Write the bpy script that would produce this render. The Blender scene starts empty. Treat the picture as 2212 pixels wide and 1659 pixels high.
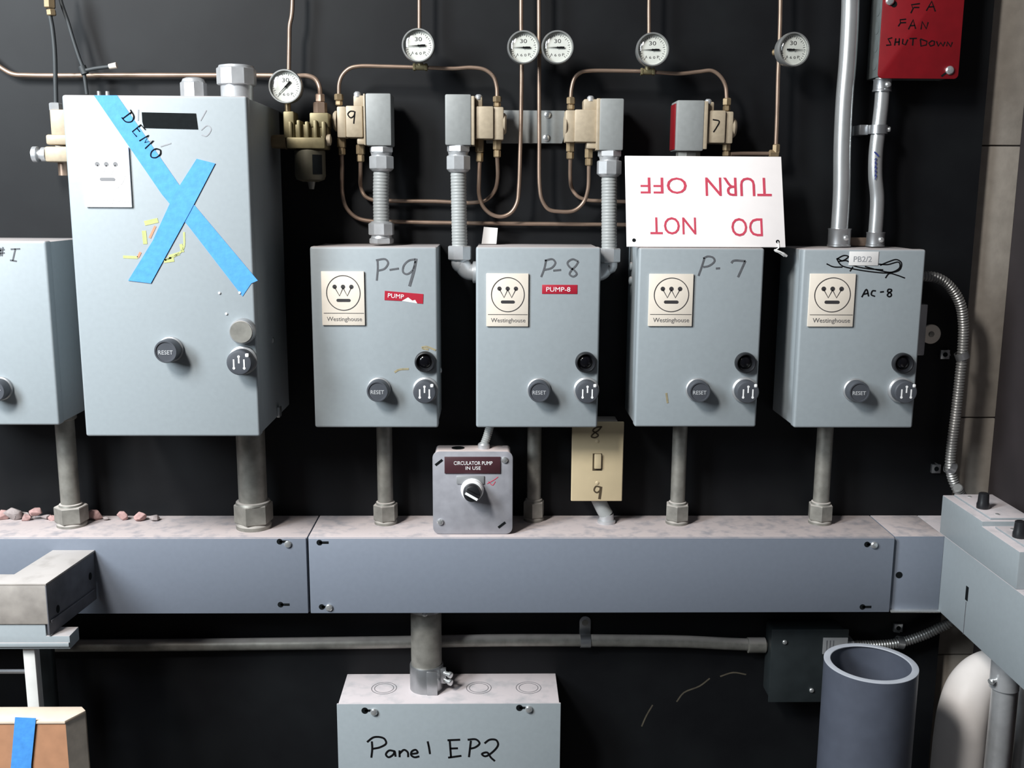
import bpy, bmesh, math, random
from mathutils import Vector, Matrix
random.seed(7)
scn = bpy.context.scene
col = scn.collection

# ------------------------------------------------------------------ camera
F = 2201.0
PITCH, YAW, ROLL = map(math.radians, (10.394, 1.072, 0.314))
CAM = Vector((0.0, -1.5, 1.5))
fw = Vector((math.sin(YAW) * math.cos(PITCH), math.cos(YAW) * math.cos(PITCH), -math.sin(PITCH)))
rt0 = Vector((math.cos(YAW), -math.sin(YAW), 0))
up0 = rt0.cross(fw)
rt = rt0 * math.cos(ROLL) + up0 * math.sin(ROLL)
up = -rt0 * math.sin(ROLL) + up0 * math.cos(ROLL)
cd = bpy.data.cameras.new('camera')
cd.sensor_fit = 'HORIZONTAL'; cd.sensor_width = 36.0; cd.lens = F / 2212 * 36.0
cd.clip_start = 0.02
cam = bpy.data.objects.new('camera', cd)
cam.matrix_world = Matrix(((rt.x, up.x, -fw.x, CAM.x), (rt.y, up.y, -fw.y, CAM.y), (rt.z, up.z, -fw.z, CAM.z), (0, 0, 0, 1)))
col.objects.link(cam); scn.camera = cam

# ------------------------------------------------------------------ world, lights, exposure
w = bpy.data.worlds.new('world'); scn.world = w; w.use_nodes = True
w.node_tree.nodes['Background'].inputs[0].default_value = (0.80, 0.86, 1.0, 1)
w.node_tree.nodes['Background'].inputs[1].default_value = 0.06
def area(name, loc, aim, size, power, colr, sizey=None):
    l = bpy.data.lights.new(name, 'AREA'); l.energy = power; l.color = colr
    l.shape = 'RECTANGLE'; l.size = size; l.size_y = sizey or size
    o = bpy.data.objects.new(name, l); o.location = loc
    o.rotation_euler = (Vector(aim) - Vector(loc)).to_track_quat('-Z', 'Y').to_euler()
    col.objects.link(o); return o
area('fluorescent_lamp', (-1.1, -1.7, 2.78), (-0.5, 0, 1.35), 0.28, 60, (1.0, 0.975, 0.94), 0.5)
area('window_daylight', (-1.5, -1.3, 2.2), (-0.9, 0, 1.5), 0.45, 62, (0.86, 0.94, 1.0), 1.1)
scn.view_settings.view_transform = 'Standard'; scn.view_settings.look = 'None'
scn.view_settings.gamma = 1; scn.view_settings.use_curve_mapping = False
scn.view_settings.exposure = 0.0

# ------------------------------------------------------------------ pixel rays onto real planes
def ray(px, py): return fw + rt * ((px - 1106) / F) + up * ((829.5 - py) / F)
def at(px, py, y):
    d = ray(px, py); return CAM + d * ((y - CAM.y) / d.y)
def atz(px, py, z):
    d = ray(px, py); return CAM + d * ((z - CAM.z) / d.z)
def atx(px, py, x):
    d = ray(px, py); return CAM + d * ((x - CAM.x) / d.x)
def mpp(px, py, y):
    d = ray(px, py); return ((y - CAM.y) / d.y) / F
def zoom(s, ox, oy): return lambda *pts: [(ox + s * x, oy + s * y) for x, y in pts]

# ------------------------------------------------------------------ materials
def lin(c): return tuple((v / 255 / 12.92 if v / 255 <= .04045 else ((v / 255 + .055) / 1.055) ** 2.4) for v in c) + (1,)
M = {}
def mat(name, c, rough=.5, metal=0., var=.06, scale=60., bump=0., dust=None, c2=None, spec=.5, thr=None, dusts=22.):
    m = bpy.data.materials.new(name); m.use_nodes = True; nt = m.node_tree; N = nt.nodes; L = nt.links
    b = N['Principled BSDF']; b.inputs['Roughness'].default_value = rough; b.inputs['Metallic'].default_value = metal
    b.inputs['Specular IOR Level'].default_value = spec
    tc = N.new('ShaderNodeTexCoord'); nz = N.new('ShaderNodeTexNoise'); nz.inputs['Scale'].default_value = scale
    nz.inputs['Detail'].default_value = 5; L.new(tc.outputs['Object'], nz.inputs['Vector'])
    a = lin(c); mx = N.new('ShaderNodeMix'); mx.data_type = 'RGBA'
    lo = tuple(v * (1 - var) for v in a[:3]) + (1,); hi = tuple(min(1, v * (1 + var)) for v in a[:3]) + (1,)
    if c2: lo, hi = a, lin(c2)
    mx.inputs[6].default_value = lo; mx.inputs[7].default_value = hi
    mr = N.new('ShaderNodeMapRange'); t = thr or (.3, .7)
    mr.inputs[1].default_value, mr.inputs[2].default_value = t
    L.new(nz.outputs['Fac'], mr.inputs[0]); L.new(mr.outputs[0], mx.inputs[0])
    out = mx.outputs[2]
    if dust:
        g = N.new('ShaderNodeNewGeometry'); sx = N.new('ShaderNodeSeparateXYZ'); L.new(g.outputs['Normal'], sx.inputs[0])
        m1 = N.new('ShaderNodeMapRange'); m1.inputs[1].default_value = .45; m1.inputs[2].default_value = .95
        L.new(sx.outputs[2], m1.inputs[0])
        n2 = N.new('ShaderNodeTexNoise'); n2.inputs['Scale'].default_value = dusts; n2.inputs['Detail'].default_value = 6
        L.new(tc.outputs['Object'], n2.inputs['Vector'])
        m2 = N.new('ShaderNodeMapRange'); m2.inputs[1].default_value = .0; m2.inputs[2].default_value = .52
        L.new(n2.outputs['Fac'], m2.inputs[0])
        ml = N.new('ShaderNodeMath'); ml.operation = 'MULTIPLY'; L.new(m1.outputs[0], ml.inputs[0]); L.new(m2.outputs[0], ml.inputs[1])
        x2 = N.new('ShaderNodeMix'); x2.data_type = 'RGBA'; x2.inputs[7].default_value = lin(dust)
        L.new(ml.outputs[0], x2.inputs[0]); L.new(out, x2.inputs[6]); out = x2.outputs[2]
        x3 = N.new('ShaderNodeMapRange'); x3.inputs[3].default_value = rough; x3.inputs[4].default_value = .95
        L.new(ml.outputs[0], x3.inputs[0]); L.new(x3.outputs[0], b.inputs['Roughness'])
        if metal:
            x4 = N.new('ShaderNodeMapRange'); x4.inputs[3].default_value = metal; x4.inputs[4].default_value = 0
            L.new(ml.outputs[0], x4.inputs[0]); L.new(x4.outputs[0], b.inputs['Metallic'])
    L.new(out, b.inputs['Base Color'])
    if bump:
        bp = N.new('ShaderNodeBump'); bp.inputs['Strength'].default_value = bump; bp.inputs['Distance'].default_value = .002
        L.new(nz.outputs['Fac'], bp.inputs['Height']); L.new(bp.outputs[0], b.inputs['Normal'])
    M[name] = m; return m
mat('starter_paint', (149, 157, 161), .48, var=.025, scale=160, dust=(176, 168, 166), dusts=30)
mat('wireway_paint', (116, 123, 135), .5, var=.025, scale=160, dust=(192, 180, 178), dusts=65)
mat('panel_paint', (146, 154, 158), .5, var=.025, scale=160, dust=(206, 197, 198), dusts=40)
mat('box_zinc', (150, 150, 156), .5, .25, var=.1, scale=70, dust=(205, 190, 186), dusts=18)
mat('galvanized', (176, 178, 180), .34, .85, var=.12, scale=45)
mat('bright_zinc', (222, 224, 224), .27, .8, var=.06, scale=50)
mat('die_cast', (196, 198, 200), .36, .55, var=.1, scale=60)
mat('dull_zinc', (142, 140, 133), .5, .5, var=.25, scale=55, dust=(190, 182, 176))
mat('switch_grey', (136, 139, 138), .5, var=.06, scale=120)
mat('beige_cast', (170, 156, 134), .5, .1, var=.08, scale=150)
mat('copper', (150, 128, 112), .4, .6, var=.22, scale=28)
mat('brass_nut', (158, 138, 108), .4, .6, var=.15, scale=60)
mat('bronze_cast', (128, 118, 88), .5, .45, var=.2, scale=70)
mat('bowl_cast', (96, 92, 78), .5, .4, var=.15, scale=60)
mat('gauge_rim', (186, 188, 186), .3, .75, var=.05)
mat('gauge_dial', (206, 208, 200), .6, var=.02)
mat('flex_grey', (152, 155, 154), .5, var=.05, scale=60)
mat('armour', (172, 172, 170), .38, .75, var=.12, scale=80)
mat('black_plastic', (30, 31, 34), .35, var=.1)
mat('grey_plastic', (70, 73, 79), .45, var=.08)
mat('base_ring', (170, 172, 174), .4, .5, var=.08)
mat('black_lens', (10, 10, 14), .15, var=.1)
mat('button_ink', (186, 188, 190), .7, var=.03)
mat('white_mark', (235, 235, 235), .6, var=.02)
mat('plate_cream', (228, 218, 204), .42, var=.02)
mat('plate_white', (244, 244, 244), .42, var=.02)
mat('emblem_ink', (52, 50, 52), .6, var=.05)
mat('emblem_faded_glare', (120, 120, 122), .6, var=.05)  # fading and overexposed glare both put into the print colour
mat('letter_ink', (96, 94, 94), .6, var=.05)
mat('emblem_pale', (224, 222, 222), .6, var=.02)  # print nearly lost in glare, painted as pale ink
mat('ivory', (194, 177, 144), .45, var=.03)
mat('ivory_dark', (70, 58, 40), .6)
mat('blue_tape', (72, 148, 224), .7, var=.10, scale=120, bump=.2)
mat('red_paint', (122, 12, 22), .45, var=.08, scale=60)
mat('red_tape', (168, 34, 52), .4, var=.06)
mat('brown_label', (66, 36, 42), .45, var=.06)
mat('ink_black', (10, 10, 12), .9, var=.1, spec=.15)
mat('ink_grey', (86, 88, 92), .8, var=.15, scale=200)
mat('ink_faint', (150, 152, 156), .9, var=.05)
mat('ink_blue', (40, 50, 120), .7)
mat('sign_white', (246, 240, 238), .5, var=.015)
mat('sign_red', (190, 62, 84), .6, var=.06)
mat('yellow_crayon', (178, 182, 122), .9, var=.1)
mat('orange_crayon', (196, 138, 110), .9, var=.1)
mat('tan_stain', (146, 136, 108), .9, var=.2, scale=200)
mat('matt_black', (12, 16, 18), .8, var=.2, scale=150, spec=.15)
mat('paper_white', (224, 222, 220), .8, var=.03)
mat('cardboard', (176, 128, 96), .85, var=.08, scale=60)
mat('carton_edge', (222, 204, 184), .85, var=.05, scale=60)
mat('carton_side', (216, 206, 192), .9, var=.2, scale=40)
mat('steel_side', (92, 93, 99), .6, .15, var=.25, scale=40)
mat('alarm_grey', (98, 104, 104), .5, var=.08)
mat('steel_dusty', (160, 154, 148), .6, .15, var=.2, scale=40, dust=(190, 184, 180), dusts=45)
mat('pvc_grey', (76, 81, 93), .45, var=.08, scale=40)
mat('pvc_cut', (178, 182, 190), .6, var=.06)
mat('white_jacket', (240, 234, 230), .5, var=.05, scale=20)
mat('white_post', (200, 200, 196), .6, var=.05)
mat('rubble_pink', (168, 136, 132), .95, var=.2, scale=140, bump=.6)
mat('rubble_grey', (150, 140, 138), .95, var=.2, scale=140, bump=.6)
mat('dark_box', (40, 46, 48), .45, .2, var=.15, scale=40)
mat('rubber_dark', (50, 54, 56), .6, var=.1)
mat('plywood_black', (11, 12, 15), .55, var=.4, scale=9, c2=(19, 21, 23), thr=(.42, .75), bump=.1, spec=.22)
mat('masonry', (150, 142, 132), .85, var=.10, scale=50, bump=.3)
mat('mortar', (74, 68, 64), .95, var=.1)
mat('wall_dark', (42, 36, 38), .8, var=.2, scale=12)
mat('floor_grey', (90, 88, 86), .8, var=.15, scale=8)
mat('wood_cleat', (112, 96, 84), .8, var=.2, scale=40)
mat('scuff', (70, 64, 52), .9, var=.3, scale=90)
g = bpy.data.materials.new('gauge_glass'); g.use_nodes = True; N = g.node_tree.nodes; L = g.node_tree.links
for n in list(N): N.remove(n)
o_ = N.new('ShaderNodeOutputMaterial'); tr = N.new('ShaderNodeBsdfTransparent'); gl = N.new('ShaderNodeBsdfGlossy'); gl.inputs['Roughness'].default_value = .12
fr = N.new('ShaderNodeLayerWeight'); fr.inputs[0].default_value = .18; mx = N.new('ShaderNodeMixShader')
tr.inputs[0].default_value = (1, 1, 1, 1)
fm = N.new('ShaderNodeMath'); fm.operation = 'MULTIPLY_ADD'; fm.inputs[1].default_value = .5; fm.inputs[2].default_value = .045; L.new(fr.outputs[1], fm.inputs[0]); L.new(fm.outputs[0], mx.inputs[0]); L.new(tr.outputs[0], mx.inputs[1]); L.new(gl.outputs[0], mx.inputs[2]); L.new(mx.outputs[0], o_.inputs[0])
M['gauge_glass'] = g

# ------------------------------------------------------------------ mesh builder
ORG = {}
def smooth_path(pts, n=8):
    P = [Vector(p) for p in pts]
    if len(P) < 3: return P
    out = []
    for i in range(len(P) - 1):
        p0 = P[i - 1] if i else P[0] * 2 - P[1]
        p1, p2 = P[i], P[i + 1]
        p3 = P[i + 2] if i + 2 < len(P) else P[-1] * 2 - P[-2]
        d0 = max((p1 - p0).length, 1e-6) ** .5; d1 = max((p2 - p1).length, 1e-6) ** .5; d2 = max((p3 - p2).length, 1e-6) ** .5
        m1 = ((p1 - p0) / d0 - (p2 - p0) / (d0 + d1) + (p2 - p1) / d1) * d1
        m2 = ((p2 - p1) / d1 - (p3 - p1) / (d1 + d2) + (p3 - p2) / d2) * d1
        for k in range(n):
            t = k / n; t2 = t * t; t3 = t2 * t
            out.append(p1 * (2 * t3 - 3 * t2 + 1) + m1 * (t3 - 2 * t2 + t) + p2 * (-2 * t3 + 3 * t2) + m2 * (t3 - t2))
    out.append(P[-1]); return out
def resample(path, step):
    out = [path[0]]; acc = 0
    for a, b in zip(path, path[1:]):
        L_ = (b - a).length; d = step - acc
        while d <= L_:
            out.append(a.lerp(b, d / L_)); d += step
        acc = (acc + L_) % step if L_ else acc
        acc = L_ - (d - step) if d - step > 0 or acc == 0 else acc
    return out
def frame(ax):
    ax = Vector(ax).normalized()
    u = ax.cross(Vector((0, 1, 0)))
    if u.length < .2: u = ax.cross(Vector((0, 0, 1)))
    u.normalize(); return ax, u, ax.cross(u)
class MB:
    def __init__(s): s.b = bmesh.new()
    def box(s, x0, x1, y0, y1, z0, z1, bev=0., seg=2, M4=None):
        t = bmesh.new(); bmesh.ops.create_cube(t, size=1)
        for v in t.verts: v.co = Vector(((x0 + x1) / 2 + v.co.x * abs(x1 - x0), (y0 + y1) / 2 + v.co.y * abs(y1 - y0), (z0 + z1) / 2 + v.co.z * abs(z1 - z0)))
        if bev: bmesh.ops.bevel(t, geom=t.edges[:], offset=bev, segments=seg, affect='EDGES', profile=.5)
        if M4 is not None: bmesh.ops.transform(t, matrix=M4, verts=t.verts)
        return s.merge(t)
    def merge(s, t):
        me = bpy.data.meshes.new('t'); t.to_mesh(me); t.free(); s.b.from_mesh(me); bpy.data.meshes.remove(me); return s
    def prism(s, pts, ext, bev=0.):
        """closed polygon of 3-D points swept along vector ext"""
        t = bmesh.new(); ext = Vector(ext)
        a = [t.verts.new(Vector(p)) for p in pts]; b = [t.verts.new(Vector(p) + ext) for p in pts]
        t.faces.new(a); t.faces.new(b[::-1]); n = len(a)
        for i in range(n): t.faces.new((a[i], b[i], b[(i + 1) % n], a[(i + 1) % n]))
        bmesh.ops.recalc_face_normals(t, faces=t.faces)
        if bev: bmesh.ops.bevel(t, geom=t.edges[:], offset=bev, segments=2, affect='EDGES', profile=.5)
        return s.merge(t)
    def lathe(s, o, ax, prof, seg=28, caps=True, rot=0.):
        """prof: (distance along axis, radius)"""
        o = Vector(o); ax, u, v = frame(ax); rings = []
        for d, r in prof:
            rings.append([s.b.verts.new(o + ax * d + (u * math.cos(rot + 2 * math.pi * k / seg) + v * math.sin(rot + 2 * math.pi * k / seg)) * max(r, 1e-5)) for k in range(seg)])
        fs = []
        for A, B in zip(rings, rings[1:]):
            for k in range(seg): fs.append(s.b.faces.new((A[k], A[(k + 1) % seg], B[(k + 1) % seg], B[k])))
        if caps:
            fs.append(s.b.faces.new(rings[0][::-1])); fs.append(s.b.faces.new(rings[-1]))
        bmesh.ops.recalc_face_normals(s.b, faces=fs); return s
    def cyl(s, p0, p1, r0, r1=None, seg=24, ch=0.):
        p0, p1 = Vector(p0), Vector(p1); L_ = (p1 - p0).length; r1 = r0 if r1 is None else r1
        pr = [(0, r0 - ch), (ch, r0), (L_ - ch, r1), (L_, r1 - ch)] if ch else [(0, r0), (L_, r1)]
        return s.lathe(p0, p1 - p0, pr, seg)
    def nut(s, p0, p1, r, seg=6, rot=.3):
        p0, p1 = Vector(p0), Vector(p1); L_ = (p1 - p0).length; c = min(.0012, L_ * .2)
        return s.lathe(p0, p1 - p0, [(0, r - c), (c, r), (L_ - c, r), (L_, r - c)], seg, rot=rot)
    def tube(s, path, r, seg=12, caps=True):
        P = [Vector(p) for p in path]; n = len(P)
        rad = r if isinstance(r, (list, tuple)) else [r] * n
        T = [(P[min(i + 1, n - 1)] - P[max(i - 1, 0)]).normalized() for i in range(n)]
        _, u, v = frame(T[0]); rings = []
        for i in range(n):
            u = (u - T[i] * u.dot(T[i])).normalized(); v = T[i].cross(u)
            rings.append([s.b.verts.new(P[i] + (u * math.cos(2 * math.pi * k / seg) + v * math.sin(2 * math.pi * k / seg)) * rad[i]) for k in range(seg)])
        fs = []
        for A, B in zip(rings, rings[1:]):
            for k in range(seg): fs.append(s.b.faces.new((A[k], A[(k + 1) % seg], B[(k + 1) % seg], B[k])))
        if caps: fs.append(s.b.faces.new(rings[0][::-1])); fs.append(s.b.faces.new(rings[-1]))
        bmesh.ops.recalc_face_normals(s.b, faces=fs); return s
    def ribs(s, pts, r, step=.0025, amp=.12, seg=14):
        P = smooth_path(pts, 24); L_ = sum((b - a).length for a, b in zip(P, P[1:])); n = max(int(L_ / step) * 4, 8)
        out = []; cum = [0]
        for a, b in zip(P, P[1:]): cum.append(cum[-1] + (b - a).length)
        j = 0
        for i in range(n + 1):
            d = L_ * i / n
            while j < len(P) - 2 and cum[j + 1] < d: j += 1
            q = cum[j + 1] - cum[j]; out.append(P[j].lerp(P[j + 1], (d - cum[j]) / q if q > 1e-9 else 0))
        R = [r * (1 - amp if i % 4 == 0 else 1 - amp * .25 if i % 4 in (1, 3) else 1) for i in range(n + 1)]
        return s.tube(out, R, seg)
    def ribbon(s, pts, wd, nrm=(0, -1, 0), th=.0004, join=True):
        """ink or tape stroke lying on a surface"""
        P = [Vector(p) for p in pts]; nrm = Vector(nrm).normalized()
        n = len(P); T = [(P[min(i + 1, n - 1)] - P[max(i - 1, 0)]).normalized() for i in range(n)]
        A = []; B = []
        for p, t in zip(P, T):
            sd = t.cross(nrm).normalized() * wd / 2
            A.append((s.b.verts.new(p + sd), s.b.verts.new(p + sd + nrm * th))); B.append((s.b.verts.new(p - sd), s.b.verts.new(p - sd + nrm * th)))
        fs = []
        for i in range(n - 1):
            fs.append(s.b.faces.new((A[i][1], A[i + 1][1], B[i + 1][1], B[i][1])))
            fs.append(s.b.faces.new((A[i][0], A[i + 1][0], A[i + 1][1], A[i][1])))
            fs.append(s.b.faces.new((B[i][0], B[i + 1][0], B[i + 1][1], B[i][1])))
        for i in (0, n - 1): fs.append(s.b.faces.new((A[i][0], A[i][1], B[i][1], B[i][0])))
        bmesh.ops.recalc_face_normals(s.b, faces=fs); return s
    def strokes(s, lst, y, wpx, curve=True):
        for st in lst:
            pts = [at(px, py, y) for px, py in st]
            k = mpp(st[0][0], st[0][1], y)
            s.ribbon(smooth_path(pts, 5) if curve and len(pts) > 2 else pts, wpx * k)
        return s
    def text(s, txt, o, width, height, X=(1, 0, 0), Z=(0, 0, 1), th=.0004):
        """block letters centred on o, fitted to width x height"""
        c = bpy.data.curves.new('t', 'FONT'); c.body = txt; c.align_x = 'CENTER'; c.align_y = 'CENTER'; c.resolution_u = 3
        ob = bpy.data.objects.new('t', c); col.objects.link(ob)
        me = bpy.data.meshes.new_from_object(ob); bpy.data.objects.remove(ob); bpy.data.curves.remove(c)
        xs = [v.co.x for v in me.vertices]; ys = [v.co.y for v in me.vertices]
        X = Vector(X).normalized(); Z = Vector(Z).normalized(); n = X.cross(Z)
        cx, cy = (min(xs) + max(xs)) / 2, (min(ys) + max(ys)) / 2; sx = width / (max(xs) - min(xs)); sy = height / (max(ys) - min(ys))
        for v in me.vertices: v.co = Vector(o) + X * ((v.co.x - cx) * sx) + Z * ((v.co.y - cy) * sy)
        t = bmesh.new(); t.from_mesh(me); bpy.data.meshes.remove(me)
        ret = bmesh.ops.extrude_face_region(t, geom=t.faces[:])
        bmesh.ops.translate(t, vec=n * th, verts=[q for q in ret['geom'] if isinstance(q, bmesh.types.BMVert)])
        bmesh.ops.recalc_face_normals(t, faces=t.faces); return s.merge(t)
    def build(s, name, m, parent=None, label=None, org=None):
        me = bpy.data.meshes.new(name)
        if parent is not None: o_ = ORG[parent]
        elif org is not None: o_ = Vector(org)
        else:
            vs = [v.co for v in s.b.verts]
            o_ = Vector(((min(v.x for v in vs) + max(v.x for v in vs)) / 2, (min(v.y for v in vs) + max(v.y for v in vs)) / 2, min(v.z for v in vs)))
        o_ = Vector(o_)
        bmesh.ops.translate(s.b, vec=-o_, verts=s.b.verts)
        for f in s.b.faces: f.smooth = True
        s.b.to_mesh(me); s.b.free()
        me.set_sharp_from_angle(angle=math.radians(30.2)); me.materials.append(M[m])
        ob = bpy.data.objects.new(name, me); col.objects.link(ob); ORG[ob] = o_
        if parent is not None: ob.parent = parent
        else: ob.location = o_
        if label: ob['label'] = label
        return ob
def tag(o, label, cat, group=None):
    o['label'] = label; o['category'] = cat
    if group: o['group'] = group
    return o
def thing(name, loc, label, cat, group=None):
    o = bpy.data.objects.new(name, None); o.empty_display_size = .02; o.location = loc; col.objects.link(o); ORG[o] = Vector(loc)
    return tag(o, label, cat, group)
def struct(o): o['kind'] = 'structure'; return o
def screw(mb, c, n, r, h=None):
    n = Vector(n); h = h or r * .6
    mb.lathe(c, n, [(0, r), (h * .5, r), (h * .85, r * .75), (h, r * .3)], 16)
V = Vector

# ------------------------------------------------------------------ setting
XP = (at(2112.5, 420, 0).x + at(2065, 960, 0).x) / 2
XR = (at(2203, 420, .01).x + at(2150, 960, .01).x) / 2
struct(MB().box(-1.9, XP, 0, .019, 0, 2.75).build('wall_back', 'plywood_black'))
mz = MB()
zj = [0, at(2100, 1420, .01).z, at(2110, 905, .01).z, at(2160, 314, .01).z, at(2160, -280, .01).z, 2.75]
for a, b in zip(zj, zj[1:]): mz.box(XP - .03, XR, .0195, .12, a + .0011, b - .0011, .001)
ws = struct(mz.build('trim_1', 'masonry', org=(XP, .02, 0)))
MB().box(XP - .03, XR, .0225, .11, 0, 2.75).build('mortar_joint', 'mortar', ws)
struct(MB().box(XR, XR + .12, -2.6, .12, 0, 2.75).build('wall_right', 'wall_dark'))
struct(MB().box(-1.9, XR + .12, -2.6, .12, -.1, 0).build('floor', 'floor_grey'))
# pale scuffs on the black wall
sc = MB(); zB = zoom(.2803, 1180, 1300)
for st in ([(1005, 770), (1060, 700), (1180, 650), (1260, 590)], [(1340, 575), (1440, 545), (1540, 560)], [(735, 960), (770, 880), (820, 795)]):
    sc.ribbon(smooth_path([at(x, y, 0) for x, y in zB(*st)], 4), .0022, th=.0003)
sc.build('scuff_mark', 'scuff', bpy.data.objects['wall_back'])

# ------------------------------------------------------------------ wireways
YW = -.105                                        # front of the trough
ZT = at(1100, 1162, YW).z; ZB_ = at(1100, 1325, YW).z
XS = at(666, 1245, YW).x; XE = at(1930, 1245, YW).x; XC = at(2037.5, 1245, YW).x
def keyhole(mb, c, s=1, r=.0042):
    c = V(c)
    mb.lathe(c, (0, -1, 0), [(-.001, r), (.0003, r)], 18)
    mb.box(c.x, c.x + s * .013, c.y - .0003, c.y + .001, c.z - .0018, c.z + .0018)
def wireway(x0, x1, label, screws, holes):
    t = thing('wireway', ((x0 + x1) / 2, 0, ZB_), label, 'wireway', 'wireway sections')
    MB().box(x0, x1, 0, YW + .004, ZB_, ZT, .0015).build('trough', 'wireway_paint', t)
    c = MB().box(x0 + .001, x1 - .001, YW + .0035, YW, ZB_ + .0005, ZT - .0005, .0012).build('cover', 'wireway_paint', t)
    for px, py in screws:
        mb = MB(); screw(mb, at(px, py, YW), (0, -1, 0), .0052, .004); mb.build('screw', 'bright_zinc', c)
    for px, py, s in holes:
        mb = MB(); keyhole(mb, at(px, py, YW), s); mb.build('keyhole_slot', 'matt_black', c)
    return t
wireway(-1.3, XS - .0006, 'long grey wireway section with dusty top under the two left boxes', [(622, 1175)], [(604, 1170, 1), (606, 1306, 1)])
wireway(XS + .0006, XE - .001, 'long grey wireway trough across the middle carrying the small black-knobbed junction box', [(711, 1312), (1888, 1177)], [(690, 1172, 1), (695, 1311, 1), (1873, 1176, 1), (1863, 1311, 1)])
el = thing('wireway_elbow', ((XE + XC) / 2, 0, ZB_), 'short grey wireway corner piece joining the wall run to the run along right wall', 'wireway')
MB().box(XE, XC, 0, YW + .006, ZB_ + .001, ZT, .001).build('trough', 'wireway_paint', el)
MB().box(XE, XC, YW + .007, YW - .001, ZB_, ZB_ + .003, .0008).build('bottom_lip', 'bright_zinc', el)
mb = MB(); mb.lathe(at(1942, 1242, YW + .006), (0, -1, 0), [(-.001, .005), (.0004, .005)], 14); mb.build('slot', 'matt_black', el)
YF = -.75
sw = thing('wireway', ((XC + XR) / 2, YF / 2, ZB_), 'grey wireway running toward the viewer along the right wall', 'wireway', 'wireway sections')
MB().box(XC, XR, 0, YF, ZB_, ZT, .0015).build('trough', 'panel_paint', sw)
pj = atx(2089, 1282, XC)
MB().box(XC - .0005, XC, pj.y - .0035, pj.y + .0035, pj.z - .01, pj.z + .01).build('slot', 'matt_black', sw)
MB().box(XC - .0005, XC, pj.y - .0006, pj.y + .0006, ZB_, pj.z - .012).build('seam', 'ink_grey', sw)

# switch box that sits on the right-hand wireway
by0 = atx(2029, 1153, XC).y; by1 = atx(2194, 1277, XC).y
zt1 = atx(2046, 1076, XC).z; ym = atx(2122, 1122, XC).y; zt2 = zt1 - .007; BW = .072
sb = thing('switch_box', (XC + BW / 2, (by0 + by1) / 2, ZT), 'grey two-knob switch box sitting on the wireway along the right wall', 'switch box')
MB().prism([(XC, by0, ZT), (XC, by0, zt1), (XC, ym, zt1), (XC, ym, zt2), (XC, by1, zt2), (XC, by1, ZT)], (BW, 0, 0), .0012).build('body', 'panel_paint', sb)
for ya, yb, zz, kp in ((by0 - .006, ym + .006, zt1, (2124, 1084)), (ym - .008, by1 + .004, zt2, (2203, 1146))):
    pl = MB().box(XC + .014, XC + BW - .002, ya, yb, zz, zz + .003, .0008).build('top_plate', 'panel_paint', sb)
    for q in (ya - .014, yb + .014): mb = MB(); screw(mb, (XC + .03, q, zz + .003), (0, 0, 1), .0028); mb.build('screw', 'bright_zinc', pl)
    k = atz(kp[0], kp[1], zz + .012); kx = min(k.x, XC + BW - .014)
    MB().lathe((kx, k.y, zz + .003), (0, 0, 1), [(0, .0085), (.006, .0085), (.009, .0075), (.021, .0068), (.022, .005)], 14).build('toggle_knob', 'black_plastic', sb)

# ------------------------------------------------------------------ starter enclosures
def plate_set(t, p0, p1, y, pm='plate_cream', em='emblem_ink', faded_glare=False):
    a = at(p0[0], p0[1], y - .003); b = at(p1[0], p1[1], y - .003); W_ = b.x - a.x; H_ = a.z - b.z
    pl = MB().box(a.x, b.x, y, y - .003, b.z, a.z, .0007).build('nameplate', pm, t)
    yy = y - .003
    def q(u, v): return V((a.x + u * W_, yy, a.z - v * W_ * (H_ / W_ / 1.216)))
    ring = [q(.51 + .39 * math.cos(k * math.pi / 24), .484 + .39 * math.sin(k * math.pi / 24)) for k in range(49)]
    MB().ribbon(ring, .0011, th=.0003).build('emblem_ring', 'emblem_pale' if faded_glare else em, pl)
    mb = MB()
    mb.ribbon([q(.31, .36), q(.42, .55), q(.505, .37)], .0011, th=.0003); mb.ribbon([q(.505, .37), q(.60, .55), q(.70, .36)], .0011, th=.0003)
    if faded_glare: mb.build('emblem_letter', 'emblem_pale', pl); mb = MB()
    for u in (.31, .505, .70): mb.lathe(q(u, .345), (0, -1, 0), [(-.0005, .05 * W_), (.0003, .05 * W_)], 20)
    hw, hh = .13 * W_, .036 * W_; c = q(.51, .65)
    pts = [c + V((sx * hw + hh * math.cos(th_), 0, hh * math.sin(th_))) for sx, rng in ((1, range(-4, 5)), (-1, range(4, 13))) for th_ in [k * math.pi / 8 for k in rng]]
    mb.prism(pts, (0, -.0003, 0))
    mb.build('emblem', em, pl)
    MB().ribbon([q(.04, .94), q(.98, .94)], .0007, th=.0003).build('divider_line', 'emblem_pale' if faded_glare else em, pl)
    MB().text('Westinghouse', q(.52, 1.085), .82 * W_, .13 * W_, th=.0003).build('lettering', 'emblem_pale' if faded_glare else 'letter_ink', pl)
    return pl
def reset_button(t, px, py, y, r=.0145, h=.022):
    c = at(px, py, y - h); b0 = V((c.x, y, c.z))
    b = MB().lathe(b0, (0, -1, 0), [(0, r * 1.12), (.004, r * 1.12), (.0055, r * .98), (h - .006, r * .98)], 32).build('reset_button', 'base_ring', t)
    MB().lathe(b0 + V((0, -.0055, 0)), (0, -1, 0), [(0, r * 1.02), (h - .008, r * 1.02), (h - .0055, r * .95), (h - .0055, r * .84), (h - .0066, r * .82)], 32).build('button_cap', 'grey_plastic', b)
    MB().text('RESET', b0 + V((0, -h + .0011, -.001)), r * 1.25, r * .36, th=.0004).build('lettering', 'button_ink', b)
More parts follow.
